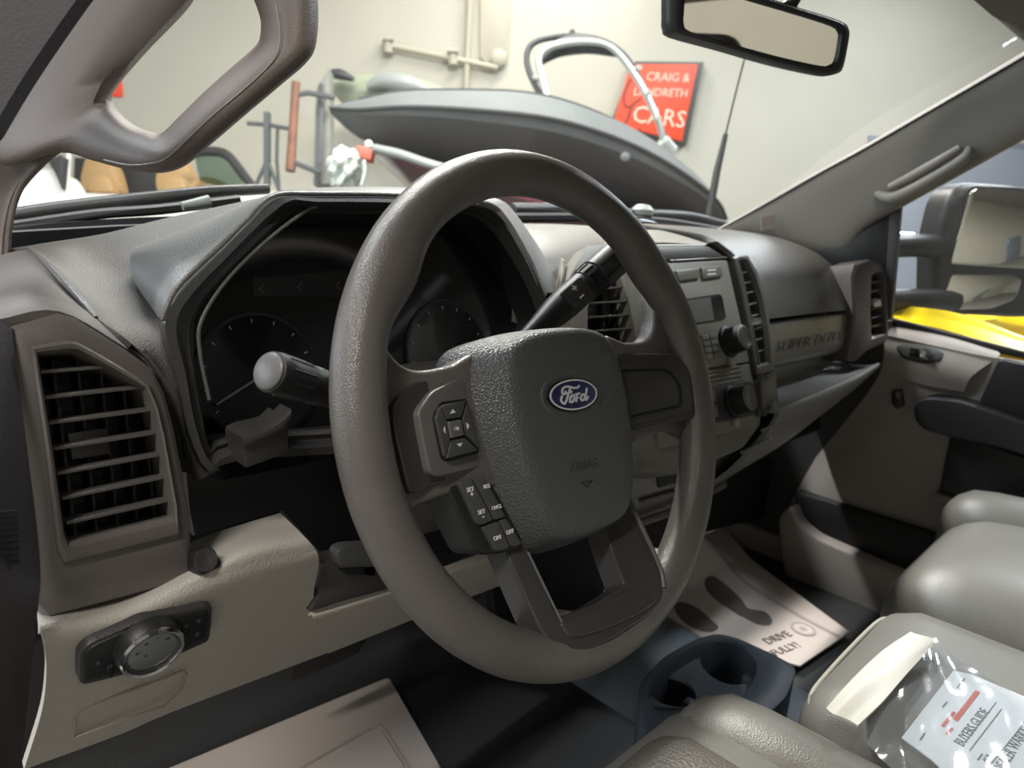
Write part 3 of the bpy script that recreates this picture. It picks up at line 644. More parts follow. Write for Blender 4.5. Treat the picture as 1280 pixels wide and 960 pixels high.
# knee bolster
kn = [[(46, 745, .17), (150, 728, .17), (243, 676, .17), (300, 656, .17), (350, 641, .17)], [(48, 768, .125), (150, 750, .122), (240, 714, .113), (310, 682, .108), (378, 668, .108)],
      [(50, 784, .106), (150, 768, .105), (240, 735, .102), (320, 706, .10), (396, 690, .10)], [(55, 806, .104), (150, 790, .104), (240, 758, .104), (325, 730, .104), (398, 708, .104)],
      [(58, 840, .115), (150, 822, .115), (250, 790, .115), (330, 765, .115), (392, 745, .115)], [(52, 890, .13), (150, 865, .13), (260, 832, .13), (340, 805, .13), (400, 785, .13)],
      [(30, 962, .152), (150, 918, .152), (210, 892, .152), (330, 846, .152), (420, 812, .152)]]
knee = patch('knee_panel', [[YP(p) for p in r] for r in kn], 'beige_plastic', dash, .006, 5)
kl = [[(388, 764, .117), (440, 748, .117), (520, 722, .117), (640, 678, .117)], [(392, 775, .115), (450, 757, .115), (530, 730, .115), (650, 690, .115)], [(400, 795, .133), (470, 770, .133), (550, 742, .133), (660, 705, .133)], [(410, 817, .15), (480, 789, .15), (560, 757, .15), (670, 715, .15)]]
patch('knee_panel', [[YP(p) for p in r] for r in kl], 'beige_plastic', dash, .006, 5)
fc = [(92, 921), (94, 895), (104, 886), (205, 848), (228, 838), (233, 842), (226, 862), (206, 882)]
tube('fuse_cover_gap', [AX(x, y, 'y', .1145+.00022*(y-800)) for x, y in fc], .0009, 'taupe_plastic', knee, 6, 0, True)
# tray round the tilt lever
plate('lever_tray', [(388, 765), (397, 745), (402, 705), (420, 700), (470, 690), (500, 720), (498, 735)], PY(.112, -.13, 0), .02, 'dash_dark', dash, .004)
# left end of the lower dash
side = [[(-60, 395, .16), (-5, 400, .165), (14, 408, .165)], [(-60, 560, .10), (0, 560, .12), (34, 560, .135)], [(-60, 690, .08), (10, 700, .10), (50, 700, .115)], [(-60, 800, .08), (15, 790, .09), (46, 775, .10)], [(-60, 980, .09), (0, 980, .11), (24, 980, .13)]]
patch('end_panel', [[YP(p) for p in r] for r in side], 'seal_rubber', dash, .005, 5)
for k in range(9):
    a = YP((1+k*.2, 640+k*8, .099)); plate3('grille_slot', [a, a+VX(.008, 0, -.001), a+VX(.008, 0, -.0028), a+VX(0, 0, -.0018)], VX(.1, -1, 0), .002, 'near_black', dash, 0)
# passenger side: upper pad, glovebox, tray, lower door
up = []
for y, z in ((.50, .143), (.42, .145), (.34, .138), (.27, .118), (.222, .085), (.195, .05), (.175, .02), (.168, .006)):
    up.append([VX(x, y+dy, z+dz) for x, dy, dz in ((.655, .0, -.002), (.75, .0, 0), (.95, .0, 0), (1.08, .0, -.004), (1.15, .0, -.02))])
patch('passenger_pad', up, 'dash_plastic', dash, .006, 5)
gl = []
for y, z in ((.178, -.002), (.170, -.006), (.166, -.03), (.162, -.06), (.168, -.078), (.195, -.095)):
    gl.append([VX(x, y, z) for x in (.66, .8, .95, 1.10)])
patch('glovebox_lid', gl, 'stack_grey', dash, .006, 5)
text('emblem_text', 'SUPER DUTY', V((.885, .1618, -.045)), VX(1.75, 0, 0), VX(0, -.1, 1).normalized(), .030, 'dash_plastic', dash, .0004)
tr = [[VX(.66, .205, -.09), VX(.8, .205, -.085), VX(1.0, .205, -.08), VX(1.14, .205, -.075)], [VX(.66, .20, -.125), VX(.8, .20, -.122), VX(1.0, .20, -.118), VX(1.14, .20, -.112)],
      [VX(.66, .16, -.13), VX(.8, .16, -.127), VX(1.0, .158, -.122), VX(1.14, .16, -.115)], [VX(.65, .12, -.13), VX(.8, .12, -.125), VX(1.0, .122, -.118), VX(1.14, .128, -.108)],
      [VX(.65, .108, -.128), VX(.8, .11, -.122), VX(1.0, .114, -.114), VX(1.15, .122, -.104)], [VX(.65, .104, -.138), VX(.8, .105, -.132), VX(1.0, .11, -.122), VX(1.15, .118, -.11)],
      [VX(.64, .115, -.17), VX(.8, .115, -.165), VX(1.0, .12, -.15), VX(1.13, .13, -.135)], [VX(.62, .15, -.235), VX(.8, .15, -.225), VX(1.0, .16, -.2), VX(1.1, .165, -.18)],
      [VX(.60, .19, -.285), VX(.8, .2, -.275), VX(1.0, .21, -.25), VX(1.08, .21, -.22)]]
mat('tray_lit_vinyl', (138, 137, 134), .28, grain=.25, gs=700)  # base colour lightened in place of the light that falls on the tray
patch('tray', tr, 'tray_lit_vinyl', dash, .006, 4)
for a, b in (((902, 549), (925, 536)), ((930, 558), (958, 540))): pass
tube('latch_line', [AX(952, 538, 'y', .108), AX(990, 522, 'y', .108)], .002, 'stack_light', dash, 8)
tube('latch_line', [AX(928, 566, 'y', .112), AX(962, 550, 'y', .112)], .004, 'stack_light', dash, 8)
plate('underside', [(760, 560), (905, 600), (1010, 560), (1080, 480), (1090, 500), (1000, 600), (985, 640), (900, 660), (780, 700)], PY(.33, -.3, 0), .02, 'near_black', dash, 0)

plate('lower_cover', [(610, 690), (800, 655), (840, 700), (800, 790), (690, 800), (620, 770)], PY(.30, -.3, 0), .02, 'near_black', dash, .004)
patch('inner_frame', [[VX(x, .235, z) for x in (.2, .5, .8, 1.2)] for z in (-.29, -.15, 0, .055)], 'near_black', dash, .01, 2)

# ------------------------------------------------------------------ centre stack
stk = thing('centre_stack', 'grey centre stack housing between the two middle vents', 'dashboard console', VX(.4, .17, -.15))
body = [(800, 304), (884, 304), (914, 322), (925, 360), (945, 470), (952, 530), (930, 560), (860, 590), (800, 590), (760, 480), (812, 445), (806, 360)]
plate('face', body, off(ST, -.006), .06, 'stack_grey', stk, .004, .006, 3)
plate('top_panel', [(760, 312), (828, 309), (886, 308), (907, 321), (838, 325), (770, 328)], off(ST, .001), .01, 'dash_dark', stk, .002)
patch('top_cap', [[AX(760, 297, 'y', .30), AX(812, 287, 'y', .32), AX(850, 293, 'y', .30), AX(886, 303, 'y', .28)], [AX(755, 306, 'y', .222), AX(812, 303, 'y', .222), AX(850, 304, 'y', .222), AX(888, 307, 'y', .222)]], 'stack_light', stk, .004, 4)
tube('groove', [AX(808, 286, 'y', .335), AX(848, 292, 'y', .30), AX(884, 302, 'y', .26), AX(912, 322, 'y', .205)], [.004, .006, .008, .006], 'dash_dark', stk, 10, 5)
tube('trim_line', [PP(838, 326, off(ST, .003)), PP(908, 322, off(ST, .003))], .0013, 'bezel_grey', stk, 6)
band_o = [(886, 304), (908, 322), (918, 345), (930, 400), (942, 462), (948, 520)]
band_i = [(896, 303), (917, 321), (926, 345), (937, 400), (949, 462), (956, 520)]
ring3('side_band', [PP(*p, ST) for p in band_o], [PP(*p, ST) for p in band_i], ST[1], [(0, -.03), (0, .004), (.5, .007), (1, .004), (1, -.03)], 'dash_dark', stk, False, 4)
sb = plate('outlet_cover', [(943, 476), (970, 462), (973, 506), (946, 522)], off(ST, .004), .03, 'dash_dark', stk, .003, .004)
plate('outlet_flap', [(951, 476), (969, 468), (971, 502), (953, 512)], off(ST, .010), .01, 'dash_plastic', sb, .002, .003)
lathe('outlet_tab', PP(965, 508, off(ST, .006)), ST[1], [(.008, 0), (.008, .006), (.004, .008), (0, .008)], 'stack_light', sb, 16)
plate('lower_panel', [(792, 540), (900, 540), (946, 545), (905, 605), (850, 635), (800, 652), (780, 600)], PY(.15, -.15, -.35), .03, 'stack_grey', stk, .006, .01)
for q, m_ in (([(797, 546), (820, 540), (823, 562), (800, 569)], 'dash_dark'), ([(822, 580), (850, 571), (850, 602), (824, 611)], 'near_black'), ([(800, 626), (845, 612), (845, 616), (802, 630)], 'dash_dark')):
    plate('bin_opening', q, PY(.146, -.15, -.35), .01, m_, stk, .002, .003)
tube('lower_lip', [AX(796, 655, 'y', .19), AX(848, 637, 'y', .19), AX(905, 606, 'y', .19)], .006, 'stack_grey', stk, 8)

rad = thing('car_radio', 'grey radio head unit with small display and round knob', 'radio', PP(880, 470, ST))
plate('fascia', [(770, 331), (838, 328), (909, 325), (925, 395), (938, 452), (820, 470)], off(ST, .002), .01, 'stack_light', rad, .002, .003)
plate('button', [(845, 338), (873, 335), (876, 347), (850, 351)], off(ST, .006), .006, 'stack_grey', rad, .0015, .002)
b_ = plate('button', [(877, 334), (902, 332), (904, 345), (880, 348)], off(ST, .006), .006, 'stack_grey', rad, .0015, .002)
for yy in (337, 342): plate('print_bar', [(884, yy), (895, yy-1), (895.5, yy+1), (884.5, yy+2)], off(ST, .0064), .0004, 'white_print', b_, 0)
plate('button', [(800, 341), (840, 338), (843, 351), (803, 354)], off(ST, .006), .006, 'stack_grey', rad, .0015, .002)
dsp = plate('display', [(800, 380), (859, 373), (899, 367), (903, 370), (908, 396), (905, 400), (872, 405), (806, 412)], off(ST, .0035), .008, 'black_gloss', rad, .001, .002)
plate('screen', [(805, 383), (862, 375), (888, 371), (893, 400), (873, 403), (810, 409)], off(ST, .0045), .004, 'screen_grey', dsp, 0)
for i in range(4):
    for j in range(2):
        x = 878+j*9.5+i*1.6; y = 419+i*8-j*1.6
        plate('preset_button', [(x, y), (x+8, y-1.4), (x+9.4, y+5), (x+1.4, y+6.4)], off(ST, .006), .006, 'stack_grey', rad, .001)
def knob(parent, px, py, r, name='volume_knob'):
    c = PP(px, py, ST)
    k = lathe(name, c, ST[1], [(r*1.15, .001), (r*1.15, .006), (r, .008), (r*.97, .026), (r*.9, .029)], 'near_black', parent, 28)
    lathe('knob_cap', c+ST[1]*.0285, ST[1], [(r*.82, -.001), (r*.82, .002), (r*.7, .003), (r*.62, .002), (0, .0015)], 'bezel_grey', k, 28)
    lathe('knob_ring', c+ST[1]*.0285, ST[1], [(r*.86, -.002), (r*.86, .0018), (r*.8, .0024), (r*.78, .001)], 'stack_light', k, 28)
    return k
knob(rad, 908, 428, .0205)
lathe('release_tab', PP(913, 453, off(ST, .004)), ST[1], [(.006, 0), (.006, .004), (0, .005)], 'seat_seam', rad, 14)
clm = thing('climate_panel', 'grey climate control strip with ribbed top and round knob', 'climate control', PP(900, 540, ST))
plate('fascia', [(820, 474), (938, 454), (950, 520), (944, 532), (830, 560)], off(ST, .002), .01, 'stack_light', clm, .002, .003)
for i in range(4):
    tube('rib', [PP(860+i, 470+i*5.4, off(ST, .003)), PP(925+i*1.2, 458+i*5.4, off(ST, .003))], .0017, 'stack_grey', clm, 8)
plate('panel_inset', [(830, 494), (940, 476), (947, 518), (834, 542)], off(ST, .003), .006, 'dash_dark', clm, .002, .003)
for i in range(2): plate('button', [(876+i*3, 490+i*18), (893+i*3, 487+i*18), (896+i*3, 502+i*18), (879+i*3, 505+i*18)], off(ST, .0055), .004, 'stack_grey', clm, .001, .002)
knob(clm, 914, 503, .0205, 'fan_knob')
lathe('release_tab', PP(919, 529, off(ST, .004)), ST[1], [(.006, 0), (.006, .004), (0, .005)], 'seat_seam', clm, 14)

# ------------------------------------------------------------------ air vents
def vent(label, pl, outer, inner, slats, m_frame, prof, vanes=(), deep=.05, slat_t=.0022, slat_w=.012, group=None, tabs=(), m_slat='dash_plastic'):
    cx = sum(p[0] for p in outer)/len(outer); cy = max(p[1] for p in outer)
    t = thing('air_vent', label, 'air vent', PP(cx, cy, pl), group)
    O = [PP(*p, pl) for p in outer]; I = [PP(*p, pl) for p in inner]
    ring3('frame', O, I, pl[1], prof, m_frame, t, True, 0, 30)
    bm = prism_bm([p.copy() for p in [PP(*p, pl)-pl[1]*deep for p in inner]], pl[1], .004, 0)
    make('duct_back', bm, 'near_black', t)
    for a, b in slats:
        A, B = PP(*a, off(pl, -.004)), PP(*b, off(pl, -.004)); d = (B-A).normalized(); u_ = d.cross(pl[1]).normalized()*-1
        bm = bmesh.new(); bmesh.ops.create_cube(bm, size=1); L_ = (B-A).length; c_ = (A+B)/2
        inn = (-pl[1]*.99 + u_*.12).normalized(); th = d.cross(inn).normalized()
        for v in bm.verts: v.co = c_ + d*(v.co.x*L_) + inn*((v.co.y+.5)*slat_w) + th*(v.co.z*slat_t)
        bmesh.ops.bevel(bm, geom=list(bm.edges), offset=.0005, segments=1, affect='EDGES')
        make('slat', bm, m_slat, t)
    for a, b in vanes:
        A, B = PP(*a, off(pl, -.022)), PP(*b, off(pl, -.022)); d = (B-A).normalized(); sd = d.cross(pl[1]).normalized()
        pts = [A+sd*.0008, B+sd*.0008, B-sd*.0008, A-sd*.0008]
        plate3('vane', pts, pl[1], .02, 'black_plastic', t, 0)
    for q, m_ in tabs: plate('thumb_tab', q, off(pl, .002), .01, m_, t, .001)
    return t
vo = [(13, 405), (72, 388), (94, 394), (157, 434), (190, 458), (206, 488), (218, 530), (240, 645), (240, 728), (62, 776), (47, 762), (34, 600)]
vi = [(47, 444), (88, 440), (97, 441), (140, 464), (180, 487), (191, 514), (199, 550), (213, 630), (215, 645), (86, 677), (80, 660), (66, 560)]
prof = [(0, -.10), (0, -.008), (.06, -.002), (.30, 0), (.70, .0003), (.74, .0035), (.82, .0048), (.92, .004), (1, 0), (1, -.05)]
sl = [((51, 465), (138, 458)), ((56, 497), (176, 484)), ((60, 529), (190, 512)), ((67, 561), (195, 541)), ((72, 592), (202, 568)), ((78, 623), (208, 596)), ((83, 654), (213, 625))]
va = [((70+i*26, 450+i*14), (96+i*25, 672-i*7)) for i in range(5)]
va = [((66, 452), (95, 672)), ((96, 448), (122, 666)), ((126, 462), (148, 660)), ((154, 478), (172, 655)), ((178, 500), (194, 650))]
vt = vent('tall driver side air vent with taupe frame and seven slats', VL, vo, vi, sl, 'pod_plastic', prof, va, .05, .0026, .013)
plate('thumb_tab', [(84, 541), (134, 534), (140, 568), (90, 576)], off(VL, -.016), .006, 'dash_dark', vt, .002)
cvo = [(709, 350), (718, 332), (734, 308), (800, 304), (820, 445), (814, 480), (730, 490), (714, 430)]
cvi = [(736, 384), (745, 366), (768, 342), (781, 340), (797, 425), (794, 430), (740, 434), (736, 420)]
vent('middle air vent left of the radio behind the wheel rim', off(ST, .004), cvo, cvi, [((735, 379), (785, 376)), ((734, 396.5), (788, 393)), ((736, 414), (792, 410)), ((745, 362), (782, 358))], 'stack_light',
     [(0, -.02), (0, .002), (.3, .005), (.7, .004), (1, -.002), (1, -.04)], [((752, 362), (757, 430)), ((768, 350), (774, 430))], .04, .002, .01)
rvo = [(915, 322), (922, 319), (934, 319), (946, 340), (957, 375), (964, 420), (967, 462), (944, 468), (936, 420), (926, 365)]
rvi = [(922, 330), (924, 327), (931, 327), (940, 345), (949, 375), (956, 415), (959, 452), (945, 456), (940, 420), (931, 370)]
vent('narrow middle air vent right of the radio with chrome tab', off(ST, .006), rvo, rvi, [((923, 342), (938, 339)), ((926, 355), (944, 351)), ((928, 368), (948, 363)), ((931, 383), (950, 377)), ((937, 414), (955, 408)), ((939, 427), (957, 422)), ((942, 442), (959, 436)), ((934, 397), (952, 392))], 'dash_plastic',
     [(0, -.05), (0, .001), (.3, .003), (.7, .003), (1, -.002), (1, -.04)], (), .03, .003, .01, tabs=[([(937, 398), (951, 396), (953, 404), (940, 407)], 'chrome')])
PV = (AX(1095, 380, 'x', 1.125), V((-.25, -.95, .2)).normalized())
pvo = [(1066, 344), (1070, 330), (1086, 324), (1102, 329), (1110, 350), (1111, 418), (1108, 428), (1082, 440), (1070, 452), (1062, 450), (1068, 400)]
pvi = [(1090, 350), (1091, 345), (1096, 341), (1101, 341), (1104, 352), (1107, 412), (1106, 417), (1095, 420), (1091, 421), (1090, 415), (1089, 380)]
vent('narrow passenger air vent at the far end of the dashboard', PV, pvo, pvi, [((1090, 354+i*11), (1105, 350+i*11)) for i in range(6)], 'pod_plastic',
     [(0, -.06), (0, -.004), (.1, 0), (.7, .002), (.9, .002), (1, -.002), (1, -.03)], (), .03, .003, .01, tabs=[([(1092, 376), (1101, 374), (1102, 382), (1093, 384)], 'chrome')])

# ------------------------------------------------------------------ instrument cluster
clu = thing('instrument_cluster', 'dark switched off instrument cluster behind the steering wheel', 'instrument cluster', VX(-.02, .2, -.05))
bo = [(206, 408), (224, 369), (279, 313), (346, 250), (395, 248), (501, 249), (584, 256), (617, 262), (647, 298), (682, 372), (690, 430), (640, 520), (480, 560), (300, 575), (262, 590), (236, 540), (222, 470)]
bi = [(250, 420), (256, 388), (290, 345), (372, 266), (398, 263), (495, 264), (570, 262), (609, 270), (641, 304), (677, 372), (682, 420), (630, 500), (480, 530), (300, 545), (272, 560), (262, 515), (253, 460)]
ring3('bezel', [PP(*p, CL) for p in bo], [PP(*p, CL) for p in bi], CL[1], [(0, -.01), (0, .0), (.3, .001), (.45, -.006), (.62, -.010), (.8, -.008), (1, -.014), (1, -.02), (.5, -.02)], 'dash_dark', clu, True, 3, 50)
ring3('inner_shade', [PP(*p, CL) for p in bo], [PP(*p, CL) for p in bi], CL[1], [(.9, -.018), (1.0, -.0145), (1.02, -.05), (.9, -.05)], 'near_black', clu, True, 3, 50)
tube('bezel_bead', [PP(*p, off(CL, -.006)) for p in [(262, 500), (250, 440), (252, 400), (286, 347), (340, 295), (385, 262), (396, 259)]], .0016, 'dash_plastic', clu, 8, 4)
SCN = off(CL, -.05)
plate('lens', [(230, 590), (215, 430), (240, 360), (360, 250), (500, 245), (600, 250), (660, 300), (710, 400), (690, 540), (480, 560), (280, 600)], SCN, .006, 'lens_black', clu, 0)
def dial(c, r, t0):
    C_ = PP(*c, off(SCN, .0012))
    d = lathe('dial', C_, CL[1], [(r, 0), (r, .0012), (r*.93, .0016), (r*.9, .0006), (0, .0006)], 'lens_black', clu, 40)
    u_ = VX(1, 0, 0); v_ = CL[1].cross(u_).normalized()
    for k in range(9):
        a = math.radians(t0 + k*24); dd = u_*math.cos(a)+v_*math.sin(a)
        ribbons('tick', [[C_+dd*r*.82+CL[1]*.001, C_+dd*r*.88+CL[1]*.001]], CL[1], .0012, .0004, 'needle', d)
    a = math.radians(205); dd = u_*math.cos(a)+v_*math.sin(a)
    ribbons('needle', [[C_+CL[1]*.002-dd*r*.1, C_+dd*r*.8+CL[1]*.002]], CL[1], .0018, .001, 'needle', d)
dial((325, 470), .055, 20); dial((560, 440), .055, 20)
plate('info_display', [(316, 345), (470, 335), (480, 370), (318, 372)], off(SCN, .001), .002, 'dial_dark', clu, .0005, .004)
for k in range(3):
    x = 324+k*48; ribbons('warning_icon', [[PP(x+5, 356-k*2, off(SCN, .0016)), PP(x, 361-k*2, off(SCN, .0016)), PP(x+5, 366-k*2, off(SCN, .0016))]], CL[1], .0012, .0003, 'needle', clu)

# ------------------------------------------------------------------ switches on the knee panel
hs_ = thing('headlight_switch', 'black headlight switch panel with chrome ringed rotary dial', 'switch', PP(185, 850, KP))
plate('bezel', [(99, 817), (112, 804), (180, 775), (258, 758), (266, 760), (265, 780), (262, 802), (180, 838), (106, 857), (99, 854)], off(KP, .0022), .008, 'dash_dark', hs_, .0015, .004)
plate('inset', [(104, 820), (116, 808), (180, 780), (256, 763), (261, 765), (258, 798), (180, 834), (108, 852), (104, 850)], off(KP, .0032), .004, 'black_plastic', hs_, .001, .003)
c = PP(184, 801, off(KP, .003)); r = .0205
lathe('dial_base', c, KP[1], [(r*1.0, 0), (r*1.0, .006), (r*.93, .0095)], 'black_plastic', hs_, 40)
lathe('chrome_ring', c, KP[1], [(r*.92, .008), (r*.95, .011), (r*.90, .013), (r*.82, .0125), (r*.80, .010)], 'chrome', hs_, 40)
dl = lathe('dial_face', c, KP[1], [(r*.84, .006), (r*.82, .0105), (r*.74, .0110), (r*.70, .0095), (0, .0095)], 'button_grey', hs_, 40)
tg = KP[1]*.0097
ux = VX(1, 0, 0); uy = KP[1].cross(ux).normalized()
if uy.z < 0: uy = -uy
for dx, dy in ((-.004, .009), (.003, .0105), (.009, .007), (-.009, .003), (-.004, -.002)):
    lathe('dial_icon', c+tg+ux*dx+uy*dy, KP[1], [(.0013, 0), (.0013, .0003), (0, .0003)], 'needle', dl, 10)
for x, y in ((122, 829), (216, 779), (248, 776), (246, 793)):
    ribbons('switch_icon', [[PP(x-3, y+1, off(KP, .0038)), PP(x+3, y-1, off(KP, .0038))], [PP(x, y-2.5, off(KP, .0038)), PP(x+.5, y+2.5, off(KP, .0038))]], KP[1], .0008, .0003, 'needle', hs_)
for x, y in ((134, 836), (228, 786)):
    plate('dimmer_wheel', [(x, y), (x+8, y-3), (x+9, y+8), (x+2, y+12)], off(KP, .0055), .004, 'near_black', hs_, .0008)
BP = (AX(258, 702, 'y', .112), V((0, -.9, .43)).normalized())
pb = thing('dash_button', 'small square black push button beside the driver vent', 'button', PP(258, 720, BP))
plate('bezel', [(243, 692), (248, 688), (264, 684), (269, 687), (277, 704), (275, 709), (254, 719), (248, 717), (243, 708)], off(BP, .010), .02, 'black_plastic', pb, .0012, .001)
lathe('push_dish', PP(257, 700, off(BP, .0103)), BP[1], [(.0078, 0), (.0078, .0012), (.0066, .0012), (.004, .0004), (0, 0)], 'dash_dark', pb, 24)

# ------------------------------------------------------------------ steering wheel and column
TW = math.radians(20.2)
WX, WY, WZ = VX(1, 0, 0), VX(0, math.sin(TW), math.cos(TW)), VX(0, -math.cos(TW), math.sin(TW))
def W(x, y, z): return WX*x + WY*y + WZ*z
def WP(z): return (WZ*z, WZ)
wh = thing('steering_wheel', 'worn grey brown steering wheel with blue oval emblem', 'steering wheel', VX(0, 0, 0))
loops = []; NA, NB = 160, 20
for i in range(NA):
    a = 2*math.pi*i/NA; deg = math.degrees(a)
    g = sum(math.exp(-((deg-d0)/9)**2) for d0 in (37, 143))*.007 - sum(math.exp(-((deg-d0)/7)**2) for d0 in (22, 158))*.002
    ro, ri = .2030, .1680-g; rc, rr = (ro+ri)/2, (ro-ri)/2
    lp = []
    for k in range(NB):
        b = 2*math.pi*k/NB; x = rc+rr*math.cos(b); z = .0170*math.sin(b)
        lp.append(W(x*math.cos(a), x*math.sin(a), z))
    loops.append(lp)
bm = bmesh.new(); R = [[bm.verts.new(p) for p in l] for l in loops]
for a in range(NA):
    for k in range(NB): bm.faces.new((R[a][k], R[a][(k+1) % NB], R[(a+1) % NA][(k+1) % NB], R[(a+1) % NA][k]))
make('rim', bm, 'rim_leather', wh, 60)

for s in (-1, 1):     # soft arms that join hub and rim
    arm = [(.07, .046), (.10, .044), (.128, .043), (.143, .049), (.152, .062), (.160, .082), (.175, .080), (.186, .04), (.188, 0), (.186, -.03), (.180, -.055), (.168, -.052), (.150, -.044), (.10, -.042), (.07, -.042)]
    plate3('spoke', cat([W(s*x, y, -.006) for x, y in arm], 3, True), WZ, .016, 'rim_leather', wh, .006, 0, 3)
for s in (-1, 1):
    leg = [(.030, -.150), (.060, -.155), (.10, -.140), (.112, -.150), (.09, -.175), (.04, -.188), (.0, -.190)]
    plate3('rim_web', [W(s*x, y, -.001) for x, y in leg], WZ, .018, 'rim_leather', wh, .005, .01, 3)
HX = -.004
def sym(h): return [(x, y) for x, y in h] + [(-x, y) for x, y in h[::-1] if x > .0005]
fr_ = [(0, .059), (.022, .0585), (.042, .055), (.056, .048), (.064, .034), (.067, .014), (.067, -.012), (.064, -.04), (.057, -.068), (.048, -.086), (.036, -.095), (.018, -.098), (0, -.0985)]
bs_ = [(0, .064), (.028, .0635), (.056, .061), (.079, .055), (.090, .042), (.093, .016), (.090, -.014), (.084, -.044), (.075, -.074), (.063, -.095), (.046, -.104), (.022, -.107), (0, -.108)]
def lp_(h, z, k=1., cy=-.02): return cat([W(HX+x*k, cy+(y-cy)*k, z) for x, y in sym(h)], 3, True)
def mixh(a, b, t_): return [(p[0]*(1-t_)+q[0]*t_, p[1]*(1-t_)+q[1]*t_) for p, q in zip(a, b)]
air = loft('airbag_cover', [lp_(bs_, -.036), lp_(bs_, -.016), lp_(mixh(bs_, fr_, .12), -.011), lp_(mixh(bs_, fr_, .9), .0085), lp_(fr_, .0115, .985), lp_(fr_, .0132, .95), lp_(fr_, .0148, .82), lp_(fr_, .0158, .6), lp_(fr_, .0162, .35), lp_(fr_, .0163, .1)], 'airbag_plastic', wh, 32)
# emblem
ec0 = PP(716, 493.5, WP(.0163)); ca = math.radians(-3.5)
ex = WX*math.cos(ca)+WY*math.sin(ca); ey = -WX*math.sin(ca)+WY*math.cos(ca)
def ell(a, b, h, n=48): return [ec0+ex*a*math.cos(2*math.pi*k/n)+ey*b*math.sin(2*math.pi*k/n)+WZ*h for k in range(n)]

ring3('emblem_recess', ell(.0355, .0195, 0), ell(.0295, .0135, 0), WZ, [(0, -.001), (.2, .0004), (.5, .0004), (1, -.0006), (1, -.001)], 'airbag_plastic', air, True, 0, 60)
eb = plate3('emblem', ell(.0288, .0127, .0012), WZ, .003, 'black_gloss', wh, .0006)
ring3('emblem_border', ell(.0272, .0117, .0016), ell(.0254, .0105, .0016), WZ, [(0, -.0008), (0, 0), (1, 0), (1, -.0008)], 'silver_print', eb)
plate3('emblem_field', ell(.0256, .0107, .0015), WZ, .001, 'ford_blue', eb, 0)
def ep(pts): return cat([PP(676+x/16, 463+y/16, (ec0+WZ*.0018, WZ)) for x, y in pts], 4)
strokes = [([(765, 300), (740, 335), (690, 352), (630, 348), (570, 328), (500, 325), (450, 350), (425, 400), (428, 455), (450, 478), (478, 460), (495, 415)], 26),
           ([(590, 350), (572, 400), (550, 460), (525, 550), (500, 620), (465, 665), (425, 645), (402, 600), (408, 545), (432, 515)], 30),
           ([(490, 470), (530, 455), (580, 448), (610, 440), (606, 405)], 20),
           ([(645, 492), (612, 510), (585, 560), (585, 615), (610, 640), (645, 610), (665, 550), (655, 500), (635, 490)], 26),
           ([(560, 640), (590, 590)], 14),
           ([(690, 470), (714, 490), (712, 545), (695, 632)], 28), ([(705, 560), (725, 490), (755, 455), (778, 475)], 22), ([(735, 545), (765, 548)], 16),
           ([(872, 500), (840, 478), (808, 510), (797, 565), (818, 602), (855, 580), (880, 510)], 24),
           ([(915, 350), (905, 420), (885, 520), (882, 575), (905, 588), (930, 550), (940, 515)], 26)]
bm = bmesh.new()
for pts, wd in strokes: ribbon_bm(bm, ep(pts), WZ, wd/16*.00098, .0006)
make('emblem_script', bm, 'silver_print', eb)
text('airbag_text', 'AIRBAG', PP(730, 582, WP(.0158)), ex, ey, .0095, 'spoke_gloss', air, .0007)
ribbons('airbag_symbol', [[PP(x, y, WP(.0158)) for x, y in ((725, 602), (733, 608), (740, 600))], [PP(x, y, WP(.0158)) for x, y in ((726, 603), (740, 601))]], WZ, .0014, .0006, 'spoke_gloss', air)
# right spoke bezel
RT = .17      # the spoke trims rise towards the rim
def side_plane(z, s): return (W(s*.09, 0, z), (WZ-WX*(s*RT)).normalized())
def wq(px, z, th, m_, nm, bv, r_, par, s): return plate(nm, px, side_plane(z, s), th, m_, par, bv, r_, 3)
wp = lambda px, z, th, m_, nm, bv=.0015, r_=.004, par=wh: plate(nm, px, WP(z), th, m_, par, bv, r_, 3)
bzr = wq([(740, 441), (838, 441), (852, 447), (869, 470), (874, 514), (870, 522), (798, 541), (760, 545)], -.005, .014, 'spoke_gloss', 'spoke_bezel', .003, .006, wh, 1)
wq([(745, 450), (834, 449), (848, 455), (862, 473), (866, 508), (863, 514), (760, 537)], -.0042, .004, 'spoke_gloss', 'bezel_face', .001, .005, bzr, 1)
wq([(745, 463), (830, 460), (838, 463), (851, 478), (854, 505), (850, 510), (755, 530)], -.0038, .004, 'near_black', 'blank_gap', .0005, .004, bzr, 1)
wq([(745, 466), (829, 463), (836, 466), (847, 480), (850, 502), (846, 506), (755, 526)], -.0028, .004, 'spoke_gloss', 'blank_panel', .001, .004, bzr, 1)
